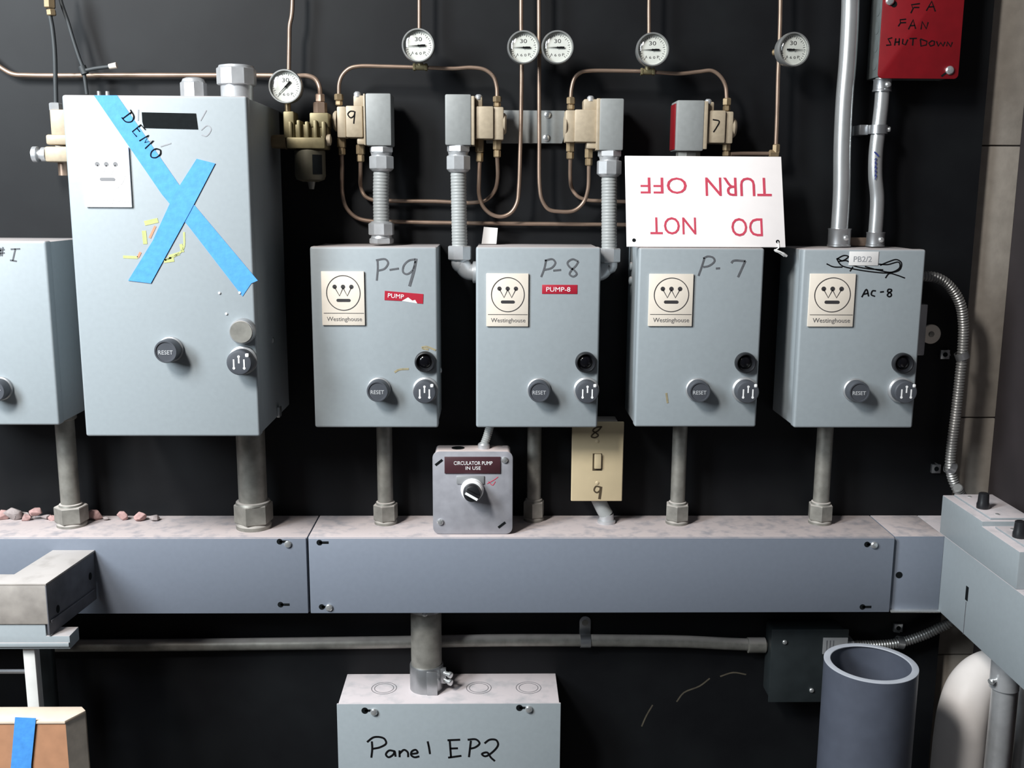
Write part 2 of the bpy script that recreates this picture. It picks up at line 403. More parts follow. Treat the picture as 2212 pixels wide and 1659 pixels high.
def selector(t, px, py, y, r=.0155, h=.023):
    c = at(px, py, y - h); b0 = V((c.x, y, c.z))
    b = MB().lathe(b0, (0, -1, 0), [(0, r * 1.15), (.0045, r * 1.15), (.006, r * 1.0), (h - .008, r * .96)], 32).build('selector_knob', 'base_ring', t)
    MB().lathe(b0 + V((0, -.007, 0)), (0, -1, 0), [(0, r), (h - .009, r), (h - .0075, r * .93), (h - .007, r * .80)], 32).build('knob_face', 'grey_plastic', b)
    yy = b0.y - h; mb = MB()
    for dx, z0, z1 in ((-.0065, -.007, .0045), (0, -.0005, .0085), (.0065, -.007, .0045)):
        mb.box(b0.x + dx - .0009, b0.x + dx + .0009, yy - .0003, yy + .0004, b0.z + z0, b0.z + z1)
    for dx, z in ((-.0065, -.0068), (0, .008), (.0065, -.0068)): mb.lathe((b0.x + dx, yy + .0004, b0.z + z), (0, -1, 0), [(0, .0017), (.0008, .0017)], 12)
    mb.build('position_marks', 'white_mark', b)
    MB().box(b0.x + r * .50, b0.x + r * .8, yy - .0006, yy + .003, b0.z + r * .45, b0.z + r * .75, .0012).build('notch_highlight', 'white_mark', b)  # bright highlight at the knob's notch, painted as a white block
def pilot(t, px, py, y, r=.0145):
    c = at(px, py, y - .008); b0 = V((c.x, y, c.z))
    b = MB().lathe(b0, (0, -1, 0), [(0, r), (.006, r), (.008, r * .94), (.0085, r * .84), (.007, r * .76), (.0018, r * .70)], 36).build('pilot_light', 'black_plastic', t)
    MB().lathe(b0 + V((-.001, -.0012, .001)), (0, -1, 0), [(0, r * .66), (.002, r * .62), (.0038, r * .48), (.0048, r * .28), (.005, .0005)], 32).build('lens', 'black_lens', b)
BOX = {}
def enclosure(key, TL, TR, BL, BR, d, label, m='starter_paint', back=0., name='motor_starter_box', group='grey motor starter boxes'):
    y = -d
    x0 = (at(*TL, y).x + at(*BL, y).x) / 2; x1 = (at(*TR, y).x + at(*BR, y).x) / 2
    z1 = (at(*TL, y).z + at(*TR, y).z) / 2; z0 = (at(*BL, y).z + at(*BR, y).z) / 2
    t = thing(name, ((x0 + x1) / 2, 0, z0), label, 'electrical box', group)
    MB().box(x0 + .0012, x1 - .0012, back, y + .016, z0 + .0012, z1 - .0012, .002).build('body', m, t)
    MB().box(x0, x1, y + .018, y, z0, z1, .0032, 3).build('cover', m, t)
    BOX[key] = (x0, x1, z0, z1, y); return t
z6 = zoom(.3074, 640, 420); z7 = zoom(.2893, 1280, 480); z8 = zoom(.3255, 1660, 420); z5 = zoom(.2893, 0, 400); z1 = zoom(.2532, 0, 0)
D = .115
# --- box marked P-9
t = enclosure('9', (669, 531), (943, 535), (680, 924), (948, 924), D, 'grey motor starter box hand-marked P-9, with a torn red pump label')
plate_set(t, (693, 586), (788.5, 703), -D)
MB().strokes([z6((570, 455), (572, 520), (565, 605)), z6((560, 462), (625, 455), (645, 480), (622, 520), (578, 535)), z6((655, 530), (720, 520)),
              z6((835, 455), (790, 465), (755, 500), (750, 545), (775, 560), (815, 535), (838, 470))], -D, 4).strokes([z6((842, 450), (825, 540), (795, 645))], -D, 6).build('handwriting', 'ink_grey', t)
lt = MB(); k = .0003
lt.prism([at(*p, -D) for p in z6((622, 677), (893, 700), (890, 768), (850, 765), (835, 740), (815, 745), (785, 722), (740, 748), (620, 742))], (0, -.0006, 0))
lt = lt.build('label_tape', 'red_tape', t, 'torn red label tape')
MB().text('PUMP', at(*z6((700, 714))[0], -D - .0006), 112 * .3074 * mpp(855, 640, -D), 30 * .3074 * mpp(855, 640, -D), X=(1, 0, -.085), Z=(.085, 0, 1)).build('lettering', 'white_mark', lt)
MB().prism([at(*p, -D) for p in z6((740, 748), (785, 722), (815, 745), (835, 740), (855, 766))], (0, -.0004, 0)).build('torn_paper', 'paper_white', lt)
pilot(t, 918, 783, -D); reset_button(t, 815, 846, -D); selector(t, 917, 848, -D)
mb = MB(); mb.strokes([z6((880, 1075), (915, 1070), (980, 1095)), z6((885, 1082), (930, 1090)), z6((690, 1250), (720, 1232), (790, 1226))], -D, 4).build('stain', 'tan_stain', t)
mb = MB(); screw(mb, (BOX['9'][1], -.05, at(956, 800, -.05).z), (1, 0, 0), .004); mb.build('screw', 'bright_zinc', t)
# --- box marked P-8
t = enclosure('8', (1026.5, 532), (1298, 535), (1029.8, 924), (1291, 924), D, 'grey motor starter box hand-marked P-8, second pump box from the left')
plate_set(t, (1050.5, 590.5), (1141, 705.5), -D)
MB().strokes([z6((1755, 460), (1742, 520), (1720, 580)), z6((1745, 465), (1800, 455), (1820, 480), (1795, 515), (1745, 530)), z6((1805, 535), (1860, 530)),
              z6((1980, 470), (1940, 455), (1905, 480), (1920, 510), (1955, 535), (1970, 560), (1945, 577), (1920, 560), (1935, 530), (1965, 500), (1982, 470))], -D, 4).build('handwriting', 'ink_grey', t)
a, b = at(1171, 615, -D), at(1247, 635, -D)
lt = MB().box(a.x, b.x, -D, -D - .0006, b.z, a.z, .0002).build('label_tape', 'red_tape', t, 'red label tape')
MB().text('PUMP-8', (a.x + (b.x - a.x) * .46, -D - .0006, (a.z + b.z) / 2), (b.x - a.x) * .68, (a.z - b.z) * .5).build('lettering', 'white_mark', lt)
pilot(t, 1266, 784, -D); reset_button(t, 1165, 847, -D); selector(t, 1269, 848, -D)
# --- box marked P-7
t = enclosure('7', (1378.4, 536.4), (1651.7, 535), (1372.6, 924), (1633.5, 921), D, 'grey motor starter box hand-marked P-7, directly under the upside-down sign')
plate_set(t, (1403, 591.5), (1494.5, 705), -D)
MB().strokes([z7((835, 265), (815, 330), (790, 400)), z7((825, 270), (860, 255), (900, 265), (910, 290), (870, 325), (825, 335)), z7((920, 345), (950, 343))], -D, 4).strokes(
    [z7((1035, 305), (1050, 288), (1140, 290)), z7((1140, 288), (1112, 350), (1085, 410))], -D, 4.5).build('handwriting', 'ink_grey', t)
pilot(t, 1612, 785, -D); reset_button(t, 1512, 847, -D); selector(t, 1616, 848, -D)
MB().strokes([z7((550, 1275), (560, 1350))], -D, 4).build('stain', 'tan_stain', t)
for py in (575, 606): mb = MB(); screw(mb, (BOX['7'][0] + .0012, -.035, at(1360, py, -.035).z), (-1, 0, 0), .006, .004); mb.build('knockout_plug', 'starter_paint', t)
# --- box marked AC-8
t = enclosure('ac', (1736.5, 537), (2001, 540), (1713.7, 924.5), (1971.5, 924.5), D, 'grey motor starter box hand-marked AC-8, at the right under two steel conduits')
plate_set(t, (1750.5, 591), (1842, 706), -D)
MB().strokes([z8((385, 460), (430, 480), (490, 482)), z8((450, 430), (500, 405), (530, 412), (490, 440), (455, 425), (480, 468), (545, 490), (700, 515), (800, 520), (870, 500), (882, 455), (850, 432), (800, 445), (740, 470)),
              z8((640, 478), (740, 505), (820, 515), (870, 485), (865, 450), (790, 465), (730, 462)), z8((775, 555), (800, 525), (850, 535), (905, 555)), z8((460, 445), (520, 440), (560, 470), (640, 490), (760, 500)), z8((540, 510), (560, 480))], -D, 2.6).build('scribble', 'ink_black', t)
MB().strokes([z8((618, 682), (650, 630), (664, 676)), z8((632, 662), (660, 655)), z8((712, 640), (690, 640), (682, 665), (706, 676)), z8((740, 648), (765, 645)),
              z8((815, 630), (795, 630), (790, 645), (810, 655), (815, 670), (800, 679), (788, 668), (800, 652), (816, 640), (815, 630))], -D, 3).build('handwriting', 'ink_black', t)
a, b = at(1835, 543, -D), at(1896, 573.5, -D)
lt = MB().box(a.x, b.x, -D, -D - .0009, b.z, a.z, .0002).build('paper_label', 'paper_white', t, 'white paper label over the scribble')
MB().text('PB2/2', (a.x + (b.x - a.x) * .46, -D - .0009, (a.z + b.z) / 2 - .0008), (b.x - a.x) * .62, (a.z - b.z) * .4, th=.0003).build('lettering', 'ink_faint', lt)
pilot(t, 1953, 786, -D); reset_button(t, 1857, 848, -D); selector(t, 1958, 848, -D)
X1 = BOX['ac'][1]
mb = MB(); za, zb = at(1990, 655, -.06).z, at(1990, 765, -.06).z
mb.box(X1 - .0012, at(1999, 700, -.07).x, -.055, -.075, zb, za, .002); mb.build('side_hasp', 'galvanized', t)
# --- tall box with blue tape
DB = .2
t = enclosure('big', (134, 203.5), (528, 208.5), (184, 945), (566, 941), DB, 'tall grey starter cabinet crossed with blue tape and marked DEMO')
plate_set(t, (176, 317), (285, 448), -DB, 'plate_white', 'emblem_faded_glare', True)  # overexposure painted into the pale plate and print, besides real fading
def tape(pts, nm='masking_tape', lab=None):
    return MB().prism([at(px, py, -DB) for px, py in pts], (0, -.0006, 0)).build(nm, 'blue_tape', t, lab)
tp = tape([(203, 206), (253, 206), (405, 425), (557, 606), (543, 612), (524, 640), (410, 492), (350, 420)], lab='long blue tape strip with DEMO written on it')
MB().prism([at(px, py, -DB - .0006) for px, py in ((425, 343), (465, 353), (412, 455), (326, 612), (277, 606), (330, 520), (376, 420))], (0, -.0006, 0)).build('masking_tape', 'blue_tape', t, 'short blue tape strip')
bu, uu = V((.60, .80)), V((.80, -.60))
dm = MB(); o0 = V((264, 252))
LET = {'D': [[(0, 0), (0, 1)], [(-.25, 1), (.45, .9), (.75, .5), (.45, .08), (-.15, 0)]], 'E': [[(.65, 1), (0, .95), (.05, 0), (.7, .05)], [(.02, .5), (.5, .52)]],
       'M': [[(0, 0), (.1, .95), (.45, .3), (.8, 1), (.95, 0)]], 'O': [[(.4, 1), (.05, .75), (.05, .25), (.4, 0), (.75, .3), (.7, .8), (.4, 1)]]}
for ch, s0 in zip('DEMO', (4, 38, 64, 98)):
    for st in LET[ch]:
        pts = [o0 + bu * (s0 + u * 22) + uu * (v * 25 - 2) for u, v in st]
        dm.strokes([[(p.x, p.y) for p in pts]], -DB - .0006, 2.4, ch in 'DO')
dm.build('handwriting', 'ink_black', tp)
MB().prism([at(px, py, -DB) for px, py in z1((1210, 958), (1672, 968), (1690, 1104), (1230, 1092), (1215, 1040))], (0, -.0006, 0)).build('black_tape', 'matt_black', t, 'short strip of black tape')
MB().strokes([z1((1180, 935), (1178, 1030)), z1((1760, 940), (1710, 1030)), z1((1720, 1150), (1760, 1160), (1800, 1100), (1770, 1070), (1715, 1110)), z1((1370, 1250), (1460, 1222))], -DB, 2.5).build('handwriting', 'ink_faint', t)
cy = MB()
for st, wd in (([(1080, 285), (1180, 262)], 10), ([(1075, 340), (1085, 440)], 9), ([(1230, 560), (1320, 520), (1370, 470), (1375, 350)], 4), ([(1225, 565), (1300, 555)], 9), ([(920, 535), (1030, 540)], 6), ([(1350, 440), (1365, 500)], 7), ([(1260, 535), (1340, 510)], 7)):
    cy.strokes([z5(*st)], -DB, wd)
cy.build('crayon_mark', 'yellow_crayon', t)
MB().strokes([z5((1160, 305), (1118, 395)), z5((1050, 500), (1030, 540))], -DB, 5).build('crayon_mark', 'orange_crayon', t, 'orange crayon mark')
c = at(521, 717, -DB - .012)
pg = MB().lathe((c.x, -DB, c.z), (0, -1, 0), [(0, .0165), (.008, .0165), (.010, .0155), (.012, .0148)], 36).build('blank_plug', 'base_ring', t)
MB().lathe((c.x, -DB - .012, c.z), (0, -1, 0), [(0, .0142), (.0012, .0138)], 36).build('plug_face', 'dull_zinc', pg)
reset_button(t, 357, 760, -DB, .0145, .024); selector(t, 516, 784, -DB, .016, .024)
mb = MB()
for px, py in z5((1638, 805), (1790, 803), (1690, 960)): screw(mb, at(px, py, -DB - .0007), (0, -1, 0), .0016)
mb.build('paint_speck', 'white_mark', t)
x1b = BOX['big'][1]
mb = MB(); screw(mb, (x1b - .0012, -.10, at(592, 735, -.1).z), (1, 0, 0), .0045); mb.build('screw', 'bright_zinc', t)
MB().box(x1b - .0012, x1b + .003, -.075, -.09, BOX['big'][2] + .0012, BOX['big'][2] + .016, .001).build('latch', 'bright_zinc', t)
for px in (226, 244): q = at(px, 200, -.1); MB().cyl((q.x, -.12, BOX['big'][3] - .0012), (q.x, -.12, BOX['big'][3] + .012), .0025, seg=10).build('screw_tip', 'bright_zinc', t)
# --- box #1 cut by the left edge
t = enclosure('one', (-190, 519), (98, 521), (-130, 919), (129, 918), .13, 'grey motor starter box marked # I, cut by the left edge')
MB().strokes([z5((115, 475), (105, 520), (95, 565)), z5((80, 478), (150, 475)), z5((75, 560), (125, 568)), z5((-10, 490), (35, 480)), z5((-10, 512), (35, 505)), z5((5, 468), (-2, 530)), z5((22, 462), (14, 530))], -.13, 3.2, False).build('handwriting', 'ink_grey', t)
reset_button(t, -14, 845, -.13, .0145, .022)
for kx in ('one', 'big', '9', '7', 'ac'):
    x0, x1, z0, z1_, y = BOX[kx]

# small fasteners seen under the boxes
def under_nut(box, px, lab):
    z0 = BOX[box][2]; y = -.06; q = at(px, 940, y)
    o = MB(); o.nut((q.x, y, z0 + .0012), (q.x, y, z0 - .006), .006); o.cyl((q.x, y, z0 - .006), (q.x, y, z0 - .010), .003, seg=10)
    tag(o.build('bolt', 'dull_zinc'), lab, 'bolt', 'bolts under the boxes')
under_nut('big', 422, 'small bolt under the tall taped cabinet'); under_nut('one', 50, 'small bolt under the # I box at left edge')
under_nut('7', 1500, 'small bolt under the P-7 box'); under_nut('ac', 1832, 'small bolt under the AC-8 box')

# ------------------------------------------------------------------ rigid conduits between boxes and wireway
def riser(box, px, py, r, y, label, hexr, hexh=.024, base=.006, m='dull_zinc', dx=0.):
    q = at(px, py, y); z0 = BOX[box][2] + .0012
    t = thing('conduit_riser', (q.x, y, ZT), label, 'conduit', 'short conduits between boxes and wireway')
    MB().cyl((q.x, y, ZT + base + hexh - .002), (q.x, y, z0), r, seg=28).build('pipe', m, t)
    mb = MB(); mb.nut((q.x, y, ZT + base), (q.x, y, ZT + base + hexh), hexr, rot=.35); mb.lathe((q.x, y, ZT + base + hexh), (0, 0, 1), [(0, r * 1.25), (.003, r * 1.2), (.004, r)], 24)
    mb.build('hex_nut', m, t)
    MB().lathe((q.x, y, ZT), (0, 0, 1), [(0, hexr * .92), (base * .6, hexr * .92), (base, hexr * .8)], 24).build('locknut', m, t)
    MB().lathe((q.x, y, z0 - .012), (0, 0, 1), [(0, r * 1.05), (.002, r * 1.28), (.012, r * 1.28)], 12).build('top_locknut', m, t)
riser('one', 154, 1105, .0135, -.045, 'short dusty conduit with hex nut under the # I box at left edge', .0235)
riser('big', 548, 1110, .0205, -.055, 'thick short conduit with hex nut under the tall taped cabinet', .028, .028, .009)
riser('9', 833, 1100, .0115, -.036, 'short conduit with hex nut under the P-9 box', .0185)
riser('8', 1153, 1098, .0105, -.022, 'shaded short conduit under the P-8 box, behind the black-knobbed junction box', .0165)
riser('7', 1463, 1100, .0108, -.036, 'short conduit with hex nut under the P-7 box', .0185)
riser('ac', 1772, 1104, .0118, -.036, 'short conduit with hex nut under the AC-8 box', .0185)

# ------------------------------------------------------------------ fittings on top of the tall box
ztb = BOX['big'][3]
def gland(t, c, ax, r, h, m='die_cast', nm='gland_nut', seg=8, parent=None):
    c = V(c); ax = V(ax).normalized()
    return MB().nut(c, c + ax * h, r, seg, rot=.2).build(nm, m, t)
y = -.085
a = at(470, 165, y); b = at(552, 165, y); cx = (a.x + b.x) / 2; r = (b.x - a.x) / 2
zc = at(511, 185, y).z; zd = at(511, 141, y).z
t = thing('conduit_connector', (cx, y, ztb), 'large bright zinc connector on top of the tall taped cabinet', 'connector', 'conduit connectors on the tall cabinet')
MB().lathe((cx, y, ztb - .0012), (0, 0, 1), [(0, r * 1.05), (.004, r * 1.05), (.005, r * .85), (zc - ztb + .0012, r * .85)], 32).build('body', 'die_cast', t)
MB().nut((cx, y, zc), (cx, y, zd - .004), r * 1.03, 10).build('gland_nut', 'die_cast', t)
MB().lathe((cx, y, zd - .004), (0, 0, 1), [(0, r * .95), (.003, r * .9), (.004, r * .7)], 32).build('cap', 'die_cast', t)
a = at(390, 185, y); b = at(446, 185, y); cx = (a.x + b.x) / 2; r = (b.x - a.x) / 2; zd = at(418, 168, y).z
t = thing('conduit_connector', (cx, y, ztb), 'smaller zinc connector on the tall taped cabinet, left of the large one', 'connector', 'conduit connectors on the tall cabinet')
MB().nut((cx, y, ztb - .0012), (cx, y, zd - .006), r, 8).build('gland_nut', 'die_cast', t)
MB().lathe((cx, y, zd - .006), (0, 0, 1), [(0, r * .9), (.004, r * .8), (.006, r * .55)], 28).build('cap', 'die_cast', t)

# ------------------------------------------------------------------ pressure switches
SWY0, SWY1 = -.020, -.066
def pressure_switch(px0, px1, pz0, pz1, body, side, label, digit=None, bcol='beige_cast', red=False):
    """cover spans px0..px1 x pz0..pz1; cast body on the other side. body = dict of pixel boxes"""
    y = SWY1
    a = at(px0, pz0, y); b = at(px1, pz1, y)
    t = thing('pressure_switch', ((a.x + b.x) / 2, 0, b.z), label, 'pressure switch', 'pressure switches on the black wall')
    MB().box(a.x, b.x, SWY0, y, b.z, a.z, .0022).build('cover', 'switch_grey', t)
    if red: MB().box(a.x - .0014, a.x, SWY0 - .004, y + .006, b.z + .002, a.z - .004, .0003).build('side_label', 'red_paint', t, 'red label on the cover side')
    yb = y + .006; bb = MB()
    for i, (q0, q1, r0, r1) in enumerate(body['boxes']):
        c0 = at(q0, r0, yb); c1 = at(q1, r1, yb); bb.box(c0.x, c1.x, SWY0 - .004 - .002 * (i % 2), yb + (.0 if i == 0 else .004), c1.z, c0.z, .002)
    bb.build('cast_body', bcol, t)
    fl = body['flange']; c0 = at(fl[0], fl[2], y); c1 = at(fl[1], fl[3], y)
    MB().box(c0.x, c1.x, SWY0, y + .001, c1.z, c0.z, .0007).build('flange', bcol, t)
    sp = at(*body['screw'], yb + .008); mb = MB(); mb.lathe(sp + V((0, 0, -.004)), (0, 0, 1), [(0, .005), (.005, .005), (.007, .003)], 14); mb.build('adjusting_screw', 'die_cast', t)
    cp = body['cap']; c0 = at(cp[0], cp[2], yb + .008); c1 = at(cp[1], cp[3], yb + .008)
    MB().lathe((c0.x if side > 0 else c1.x, yb + .018, (c0.z + c1.z) / 2), (1 if side > 0 else -1, 0, 0), [(0, (c0.z - c1.z) / 2), (abs(c1.x - c0.x) * .5, (c0.z - c1.z) / 2), (abs(c1.x - c0.x), (c0.z - c1.z) / 2 * .8)], 24).build('end_cap', bcol, t)
    for px, p0, p1 in body['nuts']:
        c = at(px, (p0 + p1) / 2, TY); za = at(px, p0, TY).z; zb = at(px, p1, TY).z; zm = zb + (za - zb) * .42
        mb = MB(); mb.nut((c.x, TY, zm), (c.x, TY, za), .0062); mb.nut((c.x, TY, zb), (c.x, TY, zm), .0052, rot=.9); mb.build('flare_nut', 'brass_nut', t)
    if digit:
        MB().strokes(digit, yb, 2.6).build('handwriting', 'ink_black', t)
    xs = sorted((a.x, b.x))
    MB().box(xs[0] + .012, xs[1] - .004, 0, SWY0, b.z + .012, a.z - .012, .001).build('mounting_bracket', 'galvanized', t)
    return t
TY = -.042
zs2 = zoom(.2532, 550, 0); zs3 = zoom(.2532, 1080, 0)
pressure_switch(789, 846, 201, 315, {'boxes': [(746, 784, 228, 297), (726, 747, 229, 297), (762, 787, 205, 230), (770, 788, 297, 312)], 'flange': (784, 790, 202, 313), 'screw': (772, 203), 'cap': (718, 727, 238, 283), 'nuts': [(732, 203, 228), (738, 297, 335), (779, 312, 350)]}, -1,
                'pressure switch marked 9, above the P-9 box beside the bronze regulator', [zs2((850, 950), (815, 950), (795, 975), (820, 1005), (848, 985), (855, 950), (845, 1055))])
pressure_switch(961, 1018, 203, 314, {'boxes': [(1026, 1066, 229, 300), (1065, 1088, 230, 302), (1026, 1042, 208, 230)], 'flange': (1018, 1025, 207, 313), 'screw': (1034, 209), 'cap': (1087, 1094, 243, 290), 'nuts': [(1074, 208, 231), (1036, 300, 350), (1074, 302, 340)]}, 1,
                'pressure switch with grey cover on the left, left end of the zinc bracket')
pressure_switch(1296, 1346, 212, 325, {'boxes': [(1242, 1290, 236, 307), (1222, 1243, 237, 307), (1262, 1292, 213, 238), (1268, 1292, 306, 321)], 'flange': (1290, 1296, 212, 324), 'screw': (1276, 212), 'cap': (1219, 1223, 246, 300), 'nuts': [(1233, 210, 237), (1232, 307, 344), (1272, 320, 358)]}, -1,
                'pressure switch with grey cover on the right, right end of the zinc bracket')
pressure_switch(1463, 1519, 216, 326, {'boxes': [(1527, 1566, 238, 309), (1565, 1584, 240, 310), (1527, 1544, 219, 240)], 'flange': (1520, 1527, 218, 322), 'screw': (1530, 219), 'cap': (1583, 1591, 253, 298), 'nuts': [(1570, 212, 240), (1569, 310, 338)]}, 1,
                'pressure switch marked 7 with a red side label, above the white sign', [zs3((1815, 1020), (1870, 1035), (1845, 1090), (1820, 1128))], 'beige_cast', True)
# zinc strap between the two middle switches
a = at(1096, 238, -.012); b = at(1222, 310, -.012)
bk = thing('mounting_strap', ((a.x + b.x) / 2, 0, b.z), 'flat grey zinc strap on the wall between the two middle pressure switches', 'bracket')
MB().prism([(a.x - .03, 0, b.z), (a.x - .03, 0, a.z), (b.x - .002, 0, a.z), (b.x, 0, a.z - .004), (b.x, 0, b.z + .018), (b.x - .005, 0, b.z)], (0, -.012, 0), .0008).build('plate', 'switch_grey', bk)
for px, py in ((1183, 248), (1180, 298)):
    mb = MB(); screw(mb, at(px, py, -.012), (0, -1, 0), .005, .003); mb.build('screw', 'bright_zinc', bk)

# ------------------------------------------------------------------ copper lines
def line(pts, rpx, label, name='copper_tube', m='copper', cat='tube', group='thin copper lines on the black wall', n=8):
    P = [at(px, py, y) for px, py, y in pts]; r = rpx * mpp(pts[0][0], pts[0][1], pts[0][2])
    return tag(MB().tube(smooth_path(P, n), r, 12).build(name, m), label, cat, group)
Y1, Y2, Y3 = -.012, -.030, TY
line([(-60, 90, Y1), (-20, 128, Y1), (5, 148, Y1), (28, 160, Y1), (60, 162.5, Y1), (300, 162.5, Y1), (560, 163, Y1), (640, 164, -.02), (664, 164, -.03), (682, 172, -.04), (690, 188, -.045), (692, 208, -.045)], 5.2, 'copper line running level behind the tall taped cabinet down to the bronze regulator')
line([(632, -40, -.03), (632, 5, -.03), (630, 35, -.03), (626, 55, -.03), (625, 90, -.03), (624, 155, -.03)], 4.6, 'upright copper line dropping to the gauge beside the tall cabinet')
line([(732, 205, TY), (733, 180, TY), (740, 162, TY), (755, 148, TY), (775, 143, TY), (830, 143.5, TY), (896, 145.5, TY)], 4.2, 'copper line arching from the switch marked 9 to a gauge tee, left half')
line([(920, 146, TY), (980, 148, TY), (1020, 146, TY), (1048, 151, TY), (1066, 166, TY), (1073, 188, TY), (1074, 210, TY)], 4.2, 'copper line arching from that gauge tee to the second pressure switch')
line([(1233, 212, TY), (1235, 190, TY), (1242, 168, TY), (1256, 156, TY), (1275, 153, TY), (1330, 153, TY), (1384, 154, TY)], 4.2, 'copper line arching from the third pressure switch to a gauge tee')
line([(1414, 156, TY), (1470, 159, TY), (1510, 155, TY), (1538, 153, TY), (1556, 165, TY), (1567, 185, TY), (1570, 214, TY)], 4.2, 'copper line arching from gauge tee to the switch marked 7')
line([(738, 334, TY), (739, 360, -.036), (740, 420, Y1), (748, 448, Y1), (770, 470, Y1), (805, 478, Y1), (850, 479, Y1), (1000, 482, Y1), (1200, 484, Y1), (1345, 485.5, Y1), (1600, 487, Y1)], 4.6, 'lowest level copper line, running from the switch marked 9 to behind the sign')
line([(779, 349, TY), (779, 375, -.036), (780, 405, Y1), (788, 423, Y1), (806, 432, Y1), (850, 434, Y1), (940, 435, Y1), (1020, 438, Y1), (1050, 432, Y1), (1068, 413, -.016), (1075, 385, -.03), (1074, 338, TY)], 4.4, 'copper line dipping level between the first and second pressure switches')
line([(1036, 349, TY), (1035, 380, TY), (1035, 420, -.034), (1043, 445, -.034), (1060, 462, -.034), (1083, 468, -.034), (1104, 459, -.034), (1117, 438, -.034), (1121, 405, -.034), (1124, 320, -.034), (1126, 230, -.034), (1127, 140, -.034), (1126, 60, -.034), (1126, -50, -.034)], 4.4, 'copper line with U-bend rising past the left gauge of the close pair')
line([(1164, -50, -.034), (1164.5, 100, -.034), (1165, 300, -.034), (1166, 405, -.034), (1171, 432, -.034), (1185, 452, -.034), (1208, 457, -.034), (1240, 455, -.034), (1260, 438, -.034), (1270, 410, -.038), (1272, 357, TY)], 4.4, 'copper line with U-bend rising left of the right gauge of the close pair')
line([(1232, 343, TY), (1232, 385, -.03), (1236, 408, Y1), (1248, 424, Y1), (1268, 432, Y1), (1300, 434, Y1), (1360, 436, Y1), (1450, 437, Y1)], 4.2, 'copper line from the third pressure switch passing level behind the sign')
line([(906, -50, -.034), (906, 20, -.034), (906, 60, -.034), (906, 75, -.034)], 4.2, 'upright copper line above the gauge between the first two switches')
line([(1403, -50, -.034), (1402, 20, -.034), (1402, 70, -.034), (1401, 88, -.034)], 4.2, 'upright copper line above the gauge over the white sign')
line([(1686, -50, -.034), (1686, 10, -.034), (1684, 90, -.034), (1681, 160, -.034), (1679, 240, -.034), (1676, 322, -.034)], 4.6, 'upright copper line behind the far right gauge')
line([(1578, 333, TY), (1600, 332, -.038), (1640, 332, -.034), (1668, 332, -.034)], 4.4, 'short level copper line from the switch marked 7 to an elbow')
mb = MB(); q = at(1676, 332, -.034); mb.nut(q + V((-.010, 0, 0)), q + V((.004, 0, 0)), .0055); mb.nut(q, q + V((0, 0, .013)), .0055)
tag(mb.build('tube_elbow', 'brass_nut'), 'small brass elbow below the far right gauge line', 'pipe fitting')
for (p, lab) in (((908, 145), 'brass tee under the gauge between the first two switches'), ((1399, 155), 'brass tee under the gauge over the white sign')):
    q = at(p[0], p[1], TY); mb = MB(); mb.cyl(q + V((-.010, 0, 0)), q + V((.010, 0, 0)), .0042, seg=14, ch=.0008); mb.nut(q + V((-.010, 0, 0)), q + V((-.006, 0, 0)), .0052); mb.nut(q + V((.006, 0, 0)), q + V((.010, 0, 0)), .0052); mb.cyl(q, q + V((0, 0, .008)), .004, seg=12)
    tag(mb.build('tube_tee', 'bronze_cast'), lab, 'pipe fitting', 'brass tube tees')

